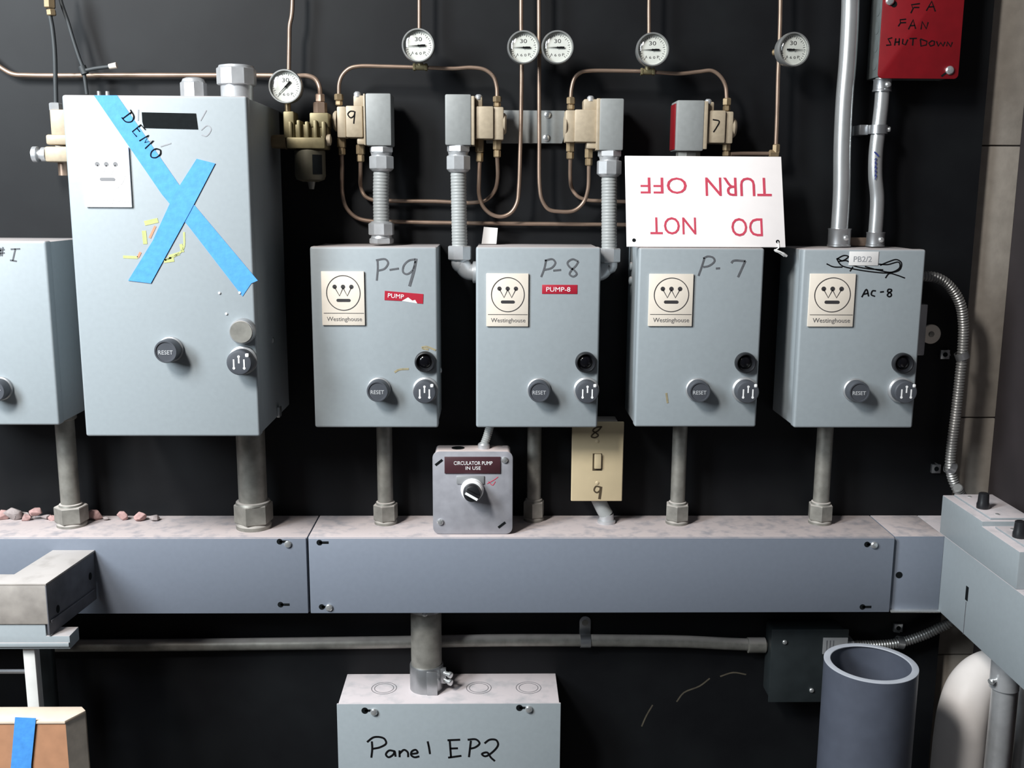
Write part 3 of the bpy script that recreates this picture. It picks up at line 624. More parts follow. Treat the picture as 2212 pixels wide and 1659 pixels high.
# ------------------------------------------------------------------ pressure gauges
def gauge(px, py, rpx, label, stem, needle=183, rim='gauge_rim', y=-.048, h=.026, turn=0.):
    """face at depth y-h; the case turns about the vertical by `turn` degrees"""
    c = at(px, py, y - h); r = rpx * mpp(px, py, y - h)
    o = V((c.x, y, c.z)); ax = Matrix.Rotation(math.radians(turn), 3, 'Z') @ V((0, -1, 0)); X = Matrix.Rotation(math.radians(turn), 3, 'Z') @ V((1, 0, 0)); Z = V((0, 0, 1))
    t = thing('pressure_gauge', o, label, 'gauge', 'round white pressure gauges')
    MB().lathe(o, ax, [(0, r * .8), (.002, r * .93), (h * .55, r * .95), (h * .62, r), (h * .85, r), (h * .95, r * .965), (h * .95, r * .9), (h * .66, r * .88)], 48).build('case', rim, t)
    dl = MB().lathe(o + ax * (h * .68), ax, [(0, r * .87), (.001, r * .87)], 48).build('dial', 'gauge_dial', t)
    f = o + ax * (h * .68 + .001)
    mb = MB()
    for k in range(28):
        a = math.radians(-50 + k * 280 / 27); d = X * math.cos(a) + Z * math.sin(a)
        mb.ribbon([f + d * r * (.70 if k % 3 else .64), f + d * r * .78], .0006, ax, .0002)
    mb.text('30', f + Z * r * .38, r * .42, r * .24, X, Z, .0002)
    for k, s in enumerate(('A', '6', '0', 'P')):
        mb.text(s, f + X * r * (-.36 + k * .24) - Z * r * (.46 - .03 * abs(k - 1.5)), r * .13, r * .15, X, Z, .0002)
    mb.build('dial_print', 'emblem_ink', dl)
    a = math.radians(needle); d = X * math.cos(a) + Z * math.sin(a); f2 = f + ax * .0015; sd = X * -math.sin(a) + Z * math.cos(a)
    nb = MB().prism([f2 + d * r * .74, f2 + d * r * .1 + sd * r * .025, f2 - d * r * .2 + sd * r * .055, f2 - d * r * .42 + sd * r * .05, f2 - d * r * .42 - sd * r * .05, f2 - d * r * .2 - sd * r * .055, f2 + d * r * .1 - sd * r * .025], ax * .0005)
    nb.lathe(f, ax, [(0, r * .05), (.003, r * .05)], 14); nb.build('needle', 'ink_black', t)
    gp = [(h * .9, r * .895)] + [(h * .9 + r * .30 * math.sin(k * math.pi / 16), r * .895 * math.cos(k * math.pi / 16)) for k in range(1, 8)] + [(h * .9 + r * .30, .0004)]
    MB().lathe(o, ax, gp, 48, caps=False).build('glass', 'gauge_glass', t)
    sm = MB()
    for p, q in stem: sm.cyl(p if isinstance(p, Vector) else o + V(p), q if isinstance(q, Vector) else o + V(q), .0042, seg=14)
    sm.build('stem', 'brass_nut', t)
    return t
q1 = at(908, 145, TY) + V((0, 0, .008)); q2 = at(1399, 155, TY) + V((0, 0, .008))
gauge(903, 97, 36, 'round gauge between the first two pressure switches, above a copper arch', [(q1, V((q1.x, -.046, at(903, 110, -.05).z)))], 183)
gauge(1131, 101, 35.5, 'left gauge of the close pair in the middle', [((0, .012, 0), (0, .001, 0))], 180)
gauge(1205, 101, 35.5, 'right gauge of the close pair in the middle', [((-.026, .012, 0), (-.010, .001, 0)), ((-.012, -.004, 0), (0, -.004, 0))], 180)
gauge(1411, 106, 36, 'round gauge above the white upside-down sign', [(q2, V((q2.x, -.046, at(1399, 118, -.05).z)))], 180)
gauge(1712, 106, 36.5, 'far right gauge, turned slightly to the right', [((-.016, .014, 0), (-.004, .0, 0))], 2, turn=9, h=.021)

# bronze regulator with its own gauge
RY = -.055
rq = at(650, 300, RY)
t = thing('pressure_regulator', (rq.x, 0, at(650, 400, RY).z), 'dark bronze air regulator and filter bowl right of the tall taped cabinet', 'regulator')
def bx(mb, p0, p1, y0, y1, bev=.002):
    a = at(p0[0], p0[1], y1); b = at(p1[0], p1[1], y1); mb.box(a.x, b.x, y0, y1, b.z, a.z, bev); return mb
mb = MB(); bx(mb, (618, 296), (702, 321), -.030, -.078); bx(mb, (622, 268), (708, 298), -.034, -.066)
for k in range(5): bx(mb, (622 + k * 18, 262 - 3 * (k % 2)), (631 + k * 18, 300), -.036, -.074, .0015)
bx(mb, (611, 240), (636, 298), -.036, -.07); bx(mb, (668, 243), (710, 275), -.036, -.068)
mb.build('body', 'bronze_cast', t)
a = at(590, 306, RY); b = at(620, 306, RY); mb = MB(); mb.lathe((a.x - .004, RY, a.z), (1, 0, 0), [(0, .008), (.01, .0095), (.02, .0095), (b.x - a.x + .004, .011)], 20); mb.build('inlet_fitting', 'brass_nut', t)
a = at(704, 303, RY); mb = MB(); mb.lathe((a.x - .004, RY - .01, a.z), (1, 0, 0), [(0, .005), (.006, .005), (.007, .008), (.012, .0075), (.013, .004)], 18); mb.build('side_screw', 'beige_cast', t)
q = at(655, 322, RY); r = 33 * mpp(655, 350, RY); hz = q.z - at(655, 380, RY).z
MB().lathe((q.x + .009, RY, q.z), (0, 0, -1), [(0, r * .9), (.003, r), (hz, r), (hz + .005, r * .9), (hz + .008, r * .5)], 32).build('filter_bowl', 'bowl_cast', t)
MB().cyl((q.x + .010, RY, q.z - hz - .008), (q.x + .010, RY, q.z - hz - .018), .0055, .0035, 14).build('drain', 'dull_zinc', t)
a = at(681, 333, RY - r - .001); b = at(704, 384, RY - r - .001)
lb = MB(); n = 6
for k in range(n):
    an = math.radians(18 + 40 * k / n); an2 = math.radians(18 + 40 * (k + 1) / n); ox = q.x + .009
    P_ = lambda an, z, rr: V((ox + math.sin(an) * rr, RY - math.cos(an) * rr, z))
    z0_, z1_ = q.z - hz + .002, q.z - .008
    lb.prism([P_(an, z0_, r), P_(an2, z0_, r), P_(an2, z1_, r), P_(an, z1_, r)], V((math.sin(an), -math.cos(an), 0)) * .0006)
lb.build('black_label', 'matt_black', t)
q = at(692, 243, -.045); z2 = at(692, 203, -.045).z; zm = q.z + (z2 - q.z) * .55
mb = MB(); mb.nut((q.x, -.045, q.z - .003), (q.x, -.045, zm), .0095); mb.nut((q.x, -.045, zm), (q.x, -.045, z2), .0068, rot=.8); mb.build('flare_nut', 'copper', t)
MB().box(rq.x - .02, rq.x + .02, 0, -.036, rq.z - .012, rq.z + .012, .001).build('mounting_bracket', 'galvanized', t)
g0 = at(622, 240, -.052)
gauge(615, 186, 36.5, 'gauge with a pale dial beside the tall cabinet, above the bronze regulator', [(V((g0.x, -.052, at(622, 242, -.052).z)), V((g0.x, -.052, at(622, 205, -.052).z)))], 225)

# ------------------------------------------------------------------ flexible conduits from the switches down to the boxes
FY = -.052
def conn(t, px, p0, p1, wpx, y, body_up=True, nm='connector'):
    """faceted gland nut and body between pixel rows p0 (top) and p1 (bottom)"""
    c = at(px, (p0 + p1) / 2, y); za = at(px, p0, y).z; zb = at(px, p1, y).z; r = wpx / 2 * mpp(px, p0, y); H_ = za - zb
    f, g_ = (za, -1) if body_up else (zb, 1)
    o = MB().nut((c.x, y, f + g_ * H_ * .02), (c.x, y, f + g_ * H_ * .26), r * .98, 6).build(nm, 'die_cast', t)
    MB().lathe((c.x, y, f + g_ * H_ * .26), (0, 0, g_), [(0, r * .86), (H_ * .12, r * .80), (H_ * .14, r * .9)], 28).build('collar', 'die_cast', o)
    MB().nut((c.x, y, f + g_ * H_ * .40), (c.x, y, f + g_ * H_ * .92), r * 1.04, 8).build('gland_nut', 'die_cast', o)
    MB().lathe((c.x, y, f + g_ * H_ * .92), (0, 0, g_), [(0, r * .92), (H_ * .08, r * .75)], 28).build('end_ring', 'die_cast', o)
    return c.x
zt9 = BOX['9'][3]
zsw = at(822, 317, SWY1).z
c = at(824, 420, FY)
t = thing('flexible_conduit', (c.x, FY, zt9), 'grey ribbed flexible conduit with two zinc connectors, straight down into P-9 box', 'flexible conduit', 'grey flexible conduits under the pressure switches')
conn(t, 824, 316, 370, 54, FY); conn(t, 824, 478, 527, 54, FY, False)
MB().ribs([at(824, 366, FY), at(823, 420, FY), at(824, 484, FY)], 17.5 * mpp(824, 420, FY), .0042, .05).build('hose', 'flex_grey', t)
def elbow_run(pxt, p0, p1, wt, pxb, b0, b1, px_end, py_end, side, label, box):
    xb = BOX[box][0] if side > 0 else BOX[box][1]
    c = at(pxt, 450, FY)
    t = thing('flexible_conduit', (c.x, FY, at(pxb, py_end, FY).z), label, 'flexible conduit', 'grey flexible conduits under the pressure switches')
    conn(t, pxt, p0, p1, wt, FY)
    a = at(pxb, b0, FY); b = at(pxb, b1, FY); r = 25 * mpp(pxb, b0, FY)
    MB().ribs([at(pxt, p1 - 4, FY), at((pxt + pxb) / 2, (p1 + b0) / 2, FY), at(pxb, b0 + 4, FY)], 17 * mpp(pxt, 450, FY), .0042, .05).build('hose', 'flex_grey', t)
    e = MB().nut((a.x, FY, b.z), (a.x, FY, a.z), r * 1.03, 8).build('gland_nut', 'die_cast', t)
    ez = at(pxb, py_end, FY).z
    path = [V((a.x, FY, b.z + .001)), V((a.x, FY, b.z - .006)), V((a.x + side * .003, FY, ez + .010)), V((a.x + side * .010, FY, ez + .002)), V((a.x + side * .018, FY, ez)), V((xb + side * .0012, FY, ez))]
    MB().tube(smooth_path(path, 6), r * .72, 18).build('elbow', 'die_cast', t)
    MB().lathe((xb + side * .0012, FY, ez), (-side, 0, 0), [(0, r * .95), (.006, r * .95), (.007, r * .8)], 24).build('locknut', 'die_cast', t)
elbow_run(990, 313, 372, 52, 993, 531, 561, 1025, 588, 1, 'grey ribbed flexible conduit with elbow into the left side of P-8 box', '8')
elbow_run(1316, 324, 382, 52, 1316, 536, 566, 1298, 590, -1, 'grey ribbed flexible conduit with elbow into the right side of P-8 box', '8')
# connector of the switch marked 7, mostly behind the sign
q = at(1490, 327, FY); t = thing('flexible_conduit', (q.x, FY, BOX['7'][3]), 'flexible conduit of the switch marked 7, nearly hidden behind the white sign', 'flexible conduit', 'grey flexible conduits under the pressure switches')
MB().nut((q.x, FY + .012, q.z), (q.x, FY + .012, q.z - .014), .017, 8).build('gland_nut', 'dull_zinc', t)
MB().ribs([(q.x, FY + .012, q.z - .014), (q.x, FY + .02, q.z - .06), (q.x, FY + .02, BOX['7'][3] - .0012)], .0115, .0042, .05).build('hose', 'flex_grey', t)

# ------------------------------------------------------------------ sign
z7t = BOX['7'][3]
a = V((at(1354, 531, -.108).x, -.108, z7t + .0012)); b = V((at(1697, 533, -.108).x, -.108, z7t + .0012))
zl = .118; ang = math.radians(20)
X = V((1, 0, 0)); Zs = V((0, math.sin(ang), math.cos(ang))); ns = X.cross(Zs)
W_ = b.x - a.x
zt_ = at(1520, 339, -.108 + zl * math.sin(ang)).z; zl = (zt_ - z7t) / math.cos(ang)
t = thing('warning_sign', ((a.x + b.x) / 2, -.108, z7t), 'white sign with red letters reading DO NOT TURN OFF, upside down on P-7 box', 'sign')
MB().prism([a, b, b + Zs * zl, a + Zs * zl], -ns * .0025, .0005).build('board', 'sign_white', t)
def sp(px, py):
    d = ray(px, py); k = (a - CAM).dot(ns) / d.dot(ns); return CAM + d * k
def stext(txt, p0, p1):
    A, B = sp(*p0), sp(*p1); c = (A + B) / 2
    return MB().text(txt, c + ns * .0001, abs(B.x - A.x), abs((B - A).dot(Zs)), -X, -Zs, .0003)
def zt3(x, y): return (1080 + .2532 * x, .2532 * y)
stext('TURN', (1523, 383), (1667, 424)).build('lettering', 'sign_red', t)
stext('OFF', (1383, 383), (1484, 419)).build('lettering', 'sign_red', t)
stext('DO', (1579, 471), (1648, 511)).build('lettering', 'sign_red', t)
stext('NOT', (1404, 469), (1504, 507)).build('lettering', 'sign_red', t)
for p in ((1369.5, 519), (1680, 522)): MB().lathe(sp(*p) - ns * .0003, ns, [(0, .0026), (.0006, .0026)], 16).build('screw_hole', 'matt_black', t)
c = sp(1680, 522); mb = MB()
mb.tube(smooth_path([c + ns * .001, c + V((.001, -.003, -.008)), c + V((-.004, -.002, -.012)), c + V((.002, -.002, -.015)), c + V((.010, 0, -.020))], 6), [.0008] * 6 * 4 + [.0008], 6)
mb.tube(smooth_path([c + V((-.005, -.002, -.011)), c + V((.004, -.004, -.014)), c + V((.013, -.001, -.0195))], 6), [.0012] * 8 + [.0018] * 5, 6)
mb.build('string', 'paper_white', t)

# ------------------------------------------------------------------ steel conduits at the right and the red box
YE = -.036
zac = BOX['ac'][3]
def coupling(t, px, p0, p1, wpx, y, sc_px, m='galvanized'):
    c = at(px, (p0 + p1) / 2, y); za, zb = at(px, p0, y).z, at(px, p1, y).z; r = wpx / 2 * mpp(px, p0, y)
    o = MB().lathe((c.x, y, zb), (0, 0, 1), [(0, r), (.002, r), (.003, r * .95), (za - zb - .002, r * .95), (za - zb, r * 1.0), (za - zb + .0005, r * .85)], 32).build('connector', m, t)
    mb = MB(); screw(mb, (c.x + r * .25, y - r * .93, (za + zb) / 2), (.2, -1, 0), .004, .004); mb.build('screw', 'bright_zinc', o)
    return c
q = at(1812, 520, YE)
t = thing('steel_conduit', (q.x, YE, zac), 'thick shiny steel conduit from the top frame edge down into AC-8 box', 'conduit', 'shiny steel conduits at the right')
P = [at(1838, -60, YE), at(1836.5, 30, YE), at(1832, 120, YE), at(1824, 220, YE), at(1819.5, 320, YE), at(1818, 420, YE), V((at(1813, 500, YE).x, YE, zac + .003))]
MB().tube(smooth_path(P, 8), 18.5 * mpp(1820, 250, YE), 28).build('pipe', 'bright_zinc', t)
coupling(t, 1813, 494, 532, 50, YE, 0)
bt, bd = (at(1899, 163, -.054), at(2066, 170, -.054)), .054
x0 = (at(1911, 0, -bd).x + at(1900, 160, -bd).x) / 2; x1 = (at(2081, 0, -bd).x + at(2066, 168, -bd).x) / 2
z0 = (at(1899, 164, -bd).z + at(2066, 169, -bd).z) / 2
q = at(1890, 520, YE)
t = thing('steel_conduit', (q.x, YE, zac), 'slimmer bent steel conduit between AC-8 box and the red box', 'conduit', 'shiny steel conduits at the right')
P = [V((at(1906, 185, YE).x, YE, z0 + .0005)), at(1905, 215, YE), at(1899, 270, YE), at(1892, 330, YE), at(1891, 380, YE), at(1895, 430, YE), V((at(1891, 500, YE).x, YE, zac + .003))]
MB().tube(smooth_path(P, 10), 15 * mpp(1895, 330, YE), 26).build('pipe', 'bright_zinc', t)
coupling(t, 1891, 502, 532, 40, YE, 0); coupling(t, 1906, 172, 198, 40, YE, 0)
MB().ribbon(smooth_path([at(1888, 328, YE - .0112), at(1893, 332, YE - .0112), at(1898, 338, YE - .0112)], 4), .002).build('handwriting', 'ink_blue', t)
mb = MB()
for k in range(5): mb.ribbon(smooth_path([at(1889 + (k % 2), 345 + 9 * k, YE - .0112), at(1893, 342 + 9 * k, YE - .0112), at(1890, 352 + 9 * k, YE - .0112)], 4), .0011)
mb.build('handwriting', 'ink_blue', t)
st = thing('conduit_strap', at(1893, 280, -.02), 'small steel strap clamping the slimmer conduit under the red box', 'strap')
c = at(1897, 280, YE); r = .0115; mb = MB()
mb.lathe((c.x, YE, c.z - .006), (0, 0, 1), [(0, r), (0, r + .0016), (.012, r + .0016), (.012, r)], 28, caps=False)
mb.build('band', 'galvanized', st)
mb = MB(); mb.box(c.x - .024, c.x - r, -.0, -.030, c.z - .007, c.z + .007, .001); mb.build('foot', 'galvanized', st)
mb = MB(); screw(mb, (c.x + r + .001, YE - .004, c.z), (1, -.5, 0), .004, .004); mb.build('screw', 'bright_zinc', st)
t = thing('alarm_box', ((x0 + x1) / 2, 0, z0), 'shallow box with red cover hand-lettered FAN SHUT DOWN, top right', 'electrical box')
ZR = z0 + .16
MB().box(x0 + .001, x1 - .001, 0, -bd + .003, z0 + .001, ZR, .0015).build('body', 'alarm_grey', t)
for k in range(5): MB().lathe((x0 + .001, -.03, z0 + .02 + k * .024), (-1, 0, 0), [(0, .0085), (.0005, .0085)], 18).build('knockout', 'alarm_grey', t)
cR = .006
cp = [V((x0 - .002 + cR - cR * math.cos(k * math.pi / 12), -bd + .0025, z0 - .002 + cR - cR * math.sin(k * math.pi / 12))) for k in range(7)] + [V((x1 + .002 - cR + cR * math.sin(k * math.pi / 12), -bd + .0025, z0 - .002 + cR - cR * math.cos(k * math.pi / 12))) for k in range(7)] + [V((x1 + .002, -bd + .0025, ZR)), V((x0 - .002, -bd + .0025, ZR))]
cv = MB().prism(cp, (0, -.0025, 0), .0005).build('cover', 'red_paint', t, 'red painted cover')
mb = MB(); screw(mb, at(2051, 152, -bd), (0, -1, 0), .0058, .004); mb.build('screw', 'bright_zinc', cv)
mb = MB(); screw(mb, at(1922, 2, -bd), (0, -1, 0), .0058, .004); mb.build('screw', 'bright_zinc', cv)
mb = MB(); mb.lathe(at(1931, 9, -bd), (0, -1, 0), [(-.0005, .0042), (.0003, .0042)], 16); q = at(2040, 160, -bd); mb.ribbon([q + V((-.004, 0, -.003)), q + V((.004, 0, .003))], .0025); mb.build('slot', 'matt_black', cv)
zr = zoom(.2586, 1640, 0)
MB().strokes([zr((1340, 30), (1270, 40), (1285, 70), (1265, 110)), zr((1290, 62), (1335, 62)), zr((1395, 90), (1440, 10), (1470, 95)), zr((1415, 58), (1460, 55)),
              zr((1225, 160), (1175, 165), (1180, 190), (1160, 220)), zr((1185, 190), (1225, 188)), zr((1245, 245), (1285, 165), (1305, 240)), zr((1262, 215), (1300, 212)), zr((1350, 245), (1360, 180), (1395, 240), (1410, 185)),
              zr((1110, 315), (1075, 325), (1090, 350), (1100, 375), (1060, 378)), zr((1140, 320), (1130, 380)), zr((1170, 320), (1165, 378)), zr((1135, 352), (1170, 350)), zr((1200, 325), (1195, 365), (1220, 375), (1240, 330)), zr((1255, 322), (1315, 320)), zr((1285, 322), (1280, 380)),
              zr((1345, 328), (1350, 385), (1395, 375), (1400, 345), (1345, 325)), zr((1440, 340), (1415, 360), (1430, 385), (1460, 375), (1462, 345), (1440, 340)), zr((1480, 345), (1495, 385), (1515, 355), (1535, 385), (1550, 350)), zr((1565, 385), (1570, 350), (1600, 390), (1612, 352))], -bd, 2.6, False).build('handwriting', 'ink_black', cv)

# armoured cable at the right of AC-8
AY = -.040
def strap(px, py, label, cpx, cpy, y, horizontal=True):
    a = at(px, py, -.006); t = thing('cable_clip', a, label, 'cable clip', 'square zinc cable clips')
    s = .0068
    MB().box(a.x - s, a.x + s, 0, -.006, a.z - s, a.z + s, .0006).build('tab', 'galvanized', t)
    mb = MB(); mb.lathe(a + V((0, 0, 0)), (0, -1, 0), [(-.001, .0036), (.0004, .0036)], 14); mb.build('hole', 'matt_black', t)
    c = at(cpx, cpy, y); r = .0086
    d = c - V((a.x, y, a.z)); d.y = 0; L_ = d.length; d.normalize(); sd = V((d.z, 0, -d.x)) * .005
    mb = MB(); a0 = V((a.x, -.001, a.z)) + d * s; e0 = a0 + d * max(L_ - r - s, .001)
    mb.prism([a0 + sd, a0 - sd, e0 - sd, e0 + sd], (0, -.003, 0)); mb.build('arm', 'galvanized', t); mb = MB()
    ax = V((-d.z, 0, d.x)); mb.lathe(c - ax * .005, ax, [(0, r), (0, r + .0013), (.010, r + .0013), (.010, r)], 24, caps=False)
    mb.build('band', 'galvanized', t); return t
t = thing('armored_cable', at(2060, 1000, AY), 'spiral armored cable curving from AC-8 box down to the switch box', 'cable')
P = [V((BOX['ac'][1] + .0005, -.05, at(2000, 597, -.05).z)), at(2022, 600, -.05), at(2052, 620, -.047), at(2074, 656, -.044), at(2081, 700, AY), at(2079, 760, AY), at(2073, 820, AY), at(2064, 900, AY), at(2055, 970, AY), at(2053, 1010, AY), at(2062, 1045, AY), at(2077, 1072, AY - .01), at(2082, 1082, AY - .05)]
P[-1] = V((XC + .03, P[-2].y - .012, zt1 + .006))
MB().ribs(P, .0078, .0042, .22).build('armor', 'armour', t)
MB().lathe(P[0], (1, 0, 0), [(0, .011), (.008, .011), (.009, .009)], 20).build('connector', 'galvanized', t)
strap(2042, 766, 'square zinc clip on the armored cable right of AC-8 box', 2078, 768, AY)
strap(2023, 1013, 'square zinc clip on the armored cable low, above the wireway', 2053, 1010, AY)
a = at(2012, 722, -.004)
t = thing('fender_washer', a, 'pale round washer screwed to the wall right of AC-8 box', 'washer')
MB().lathe((a.x, 0, a.z), (0, -1, 0), [(0, .0145), (.003, .0145), (.004, .0138), (.004, .0045)], 32).build('disc', 'plate_cream', t)
mb = MB(); screw(mb, (a.x, -.002, a.z), (0, -1, 0), .0045, .004); mb.build('screw', 'dull_zinc', t)
# wooden cleat behind, at the level of AC-8's top
a = at(1690, 517, -.02); b = at(1792, 531, -.02)
tag(MB().box(BOX['7'][1] + .003, BOX['ac'][0] - .001, 0, -.020, b.z, a.z, .001).build('wood_cleat', 'wood_cleat'), 'brown wooden cleat on the wall between P-7 box and AC-8 box', 'wood')
a = at(1836, 516, -.02); b = at(1876, 530, -.02)
tag(MB().box(a.x, b.x, 0, -.020, zac, zac + .012, .001).build('wood_cleat', 'wood_cleat'), 'stub of wooden cleat on AC-8 box between the two steel conduits', 'wood')
# paper tag behind the P-8 box
pts = [at(*p, -.030) for p in z6((1302, 340), (1318, 228), (1416, 236), (1406, 346))]
z8t = BOX['8'][3]; pts[0].z = pts[3].z = z8t
tag(MB().prism(pts, (0, .0012, 0)).build('paper_tag', 'paper_white'), 'small white paper tag standing on top of the P-8 box', 'paper tag')

# ------------------------------------------------------------------ circulator pump switch box, standing on the wireway
CY = -.090
zc0 = ZT; a = at(934, 975, CY); b = at(1107, 1144, CY)
cx0, cx1, cz1 = a.x, b.x, a.z; cz0 = ZT + .0005
t = thing('junction_box', ((cx0 + cx1) / 2, -.05, ZT), 'square metal junction box with black selector knob, reading CIRCULATOR PUMP IN USE', 'junction box')
MB().box(cx0 + .003, cx1 - .003, -.045, CY + .0025, cz0, cz1 - .001, .005, 3).build('body', 'box_zinc', t)
cm = MB(); R_ = .010
pts = []
for sx, sz, a0 in ((1, 1, 0), (-1, 1, 90), (-1, -1, 180), (1, -1, 270)):
    ccx, ccz = (cx1 - R_ if sx > 0 else cx0 + R_), (cz1 - R_ if sz > 0 else cz0 + R_)
    for k in range(7): an = math.radians(a0 + 15 * k); pts.append(V((ccx + R_ * math.cos(an), CY + .0025, ccz + R_ * math.sin(an))))
cv = cm.prism(pts, (0, -.0025, 0), .0006).build('cover', 'box_zinc', t)
for px, py in ((1090, 993), (951, 1127)):
    mb = MB(); screw(mb, at(px, py, CY), (0, -1, 0), .0046, .004); mb.build('screw', 'bright_zinc', cv)
for px, py in ((948, 999), (1084, 1134)):
    q = at(px, py, CY); MB().ribbon([q + V((-.005, 0, -.004)), q + V((.005, 0, .004))], .0035).build('slot', 'matt_black', cv)
mb = MB(); q = atz(991, 957, cz1 - .001); mb.lathe((q.x, -.066, cz1 - .001), (0, 0, 1), [(0, .0095), (.0004, .0095)], 20); mb.build('knockout_hole', 'matt_black', t)
a = at(960, 987, CY - .002); b = at(1081, 1023, CY - .002)
lb = MB().box(a.x, b.x, CY, CY - .002, b.z, a.z, .0005).build('name_label', 'brown_label', t, 'brown engraved label')
cxm = (a.x + b.x) / 2; hz = a.z - b.z
MB().text('CIRCULATOR PUMP', (cxm + .001, CY - .002, b.z + hz * .63), (b.x - a.x) * .69, hz * .22, th=.0003).build('lettering', 'white_mark', lb)
MB().text('IN USE', (cxm + .001, CY - .002, b.z + hz * .33), (b.x - a.x) * .27, hz * .2, th=.0003).build('lettering', 'white_mark', lb)
a = at(986, 1028, CY - .002); b = at(1046, 1046, CY - .002)
MB().box(a.x, b.x, CY, CY - .002, b.z, a.z, .0008).build('legend_tab', 'base_ring', t)
c = at(1020, 1058, CY - .010); o = V((c.x, CY, c.z - .002))
kb = MB().lathe(o, (0, -1, 0), [(0, .0165), (.004, .0165), (.006, .0155), (.010, .0155), (.012, .0140), (.014, .0140)], 36).build('selector_knob', 'plate_white', t)
MB().lathe(o + V((0, -.014, 0)), (0, -1, 0), [(0, .0128), (.008, .0125), (.011, .0115), (.012, .0095)], 32).build('knob_face', 'black_plastic', kb)
d = V((.86, 0, -.5)); s_ = V((.5, 0, .86)); f = o + V((0, -.026, 0))
MB().prism([f - d * .0105 + s_ * .004, f + d * .0105 + s_ * .004, f + d * .0105 - s_ * .004, f - d * .0105 - s_ * .004], (0, -.007, 0), .001).build('knob_grip', 'black_plastic', kb)
f = f + V((0, -.007, 0)) - s_ * .0012
MB().prism([f - d * .0098 + s_ * .0018, f + d * .0098 + s_ * .0018, f + d * .0098 - s_ * .0018, f - d * .0098 - s_ * .0018], (0, -.0006, 0)).build('pointer', 'white_mark', kb)
MB().strokes([[(1052, 1045), (1068, 1036), (1076, 1030)], [(1055, 1040), (1064, 1048), (1070, 1040)]], CY, 1.4).build('pen_mark', 'sign_red', cv)
q = at(1045, 948, -.068); z8b = BOX['8'][2]
t = thing('flexible_connector', (q.x, -.068, cz1), 'short flexible cable between the black-knobbed junction box and P-8 box', 'cable')
MB().lathe((q.x, -.068, cz1 - .001), (0, 0, 1), [(0, .0085), (.006, .0085), (.008, .007)], 18).build('connector', 'die_cast', t)
MB().ribs([(q.x, -.068, cz1 + .004), (q.x + .004, -.066, cz1 + .014), (q.x + .012, -.062, z8b + .0012)], .0062, .003, .12).build('armor', 'flex_grey', t)

# light switch on its handy box
SY = -.058
a = at(1236, 911, SY); b = at(1344, 1083, SY)
t = thing('light_switch', ((a.x + b.x) / 2, SY, b.z), 'ivory toggle switch plate marked 8 and 9, between P-8 and P-7 boxes', 'light switch')
MB().box(a.x + .006, b.x - .006, 0, SY + .003, b.z + .004, a.z - .004, .002).build('handy_box', 'dull_zinc', t)
MB().box(a.x, b.x, SY + .004, SY, b.z, a.z, .0016, 3).build('wall_plate', 'ivory', t)
q = at(1290, 998, SY); m_ = mpp(1290, 998, SY)
MB().box(q.x - 10 * m_, q.x + 10 * m_, SY, SY - .0004, q.z - 19 * m_, q.z + 19 * m_).build('toggle_slot', 'ivory_dark', t)
MB().box(q.x - 6.5 * m_, q.x + 8.5 * m_, SY, SY - .004, q.z - 14 * m_, q.z + 18.5 * m_, .0012).build('toggle', 'ivory', t)
for py in (953, 1043): mb = MB(); screw(mb, at(1290, py, SY), (0, -1, 0), .0026, .0012); mb.build('screw', 'ivory', t)
zs = zoom(.3345, 1100, 880)
MB().strokes([zs((595, 125), (560, 130), (540, 150), (560, 165), (575, 180), (555, 195), (530, 188), (550, 165), (575, 150), (598, 122))], SY, 3.2).build('handwriting', 'ivory_dark', t)
MB().strokes([zs((590, 515), (560, 510), (548, 535), (565, 550), (588, 535))], SY, 3.2).strokes([zs((592, 512), (588, 550), (582, 592))], SY, 5.5).build('handwriting', 'ivory_dark', t)
q0 = at(1293, 1086, -.035); q1 = at(1310, 1120, -.035)
t = thing('conduit_nipple', (q1.x, -.035, ZT), 'short tilted grey conduit stub under the ivory switch plate', 'conduit')
MB().lathe((q1.x, -.035, ZT), (0, 0, 1), [(0, .0135), (.004, .0135), (.006, .011), (.014, .0105)], 24).build('connector', 'die_cast', t)
MB().tube(smooth_path([(q1.x, -.035, ZT + .012), (q1.x - .005, -.035, ZT + .020), ((a.x + b.x) / 2, -.035, b.z + .006)], 5), .0105, 18).build('pipe', 'flex_grey', t)

# ------------------------------------------------------------------ debris on the wireway top
chunks = [(8, 1108, 20, 'rubble_pink'), (28, 1098, 22, 'rubble_grey'), (50, 1100, 14, 'rubble_grey'), (55, 1112, 14, 'rubble_pink'), (78, 1106, 18, 'rubble_pink'), (98, 1104, 12, 'rubble_grey'), (112, 1110, 13, 'rubble_pink'), (208, 1104, 20, 'rubble_pink'), (228, 1114, 8, 'rubble_grey'), (264, 1108, 16, 'rubble_pink'), (300, 1106, 18, 'rubble_pink'), (332, 1106, 15, 'rubble_grey'), (186, 1112, 12, 'rubble_pink')]
labs = ['pale pink rubble lump at the left frame edge', 'tallest grey rubble lump near the left frame edge', 'pointed grey rubble piece left of the # I conduit', 'small pink rubble lump in front of the pointed piece',
        'pink rubble lump midway between left edge and conduit', 'small grey rubble bit just left of the # I conduit', 'small pink rubble bit touching left of the conduit', 'dark pink rubble lump right of the # I conduit',
        'tiny grey rubble crumb right of the conduit', 'pink rubble lump, third from the right of the row', 'pink rubble lump, second from the right of the row', 'grey rubble lump at the right end of the row', 'small pink rubble bit close behind the conduit nut']
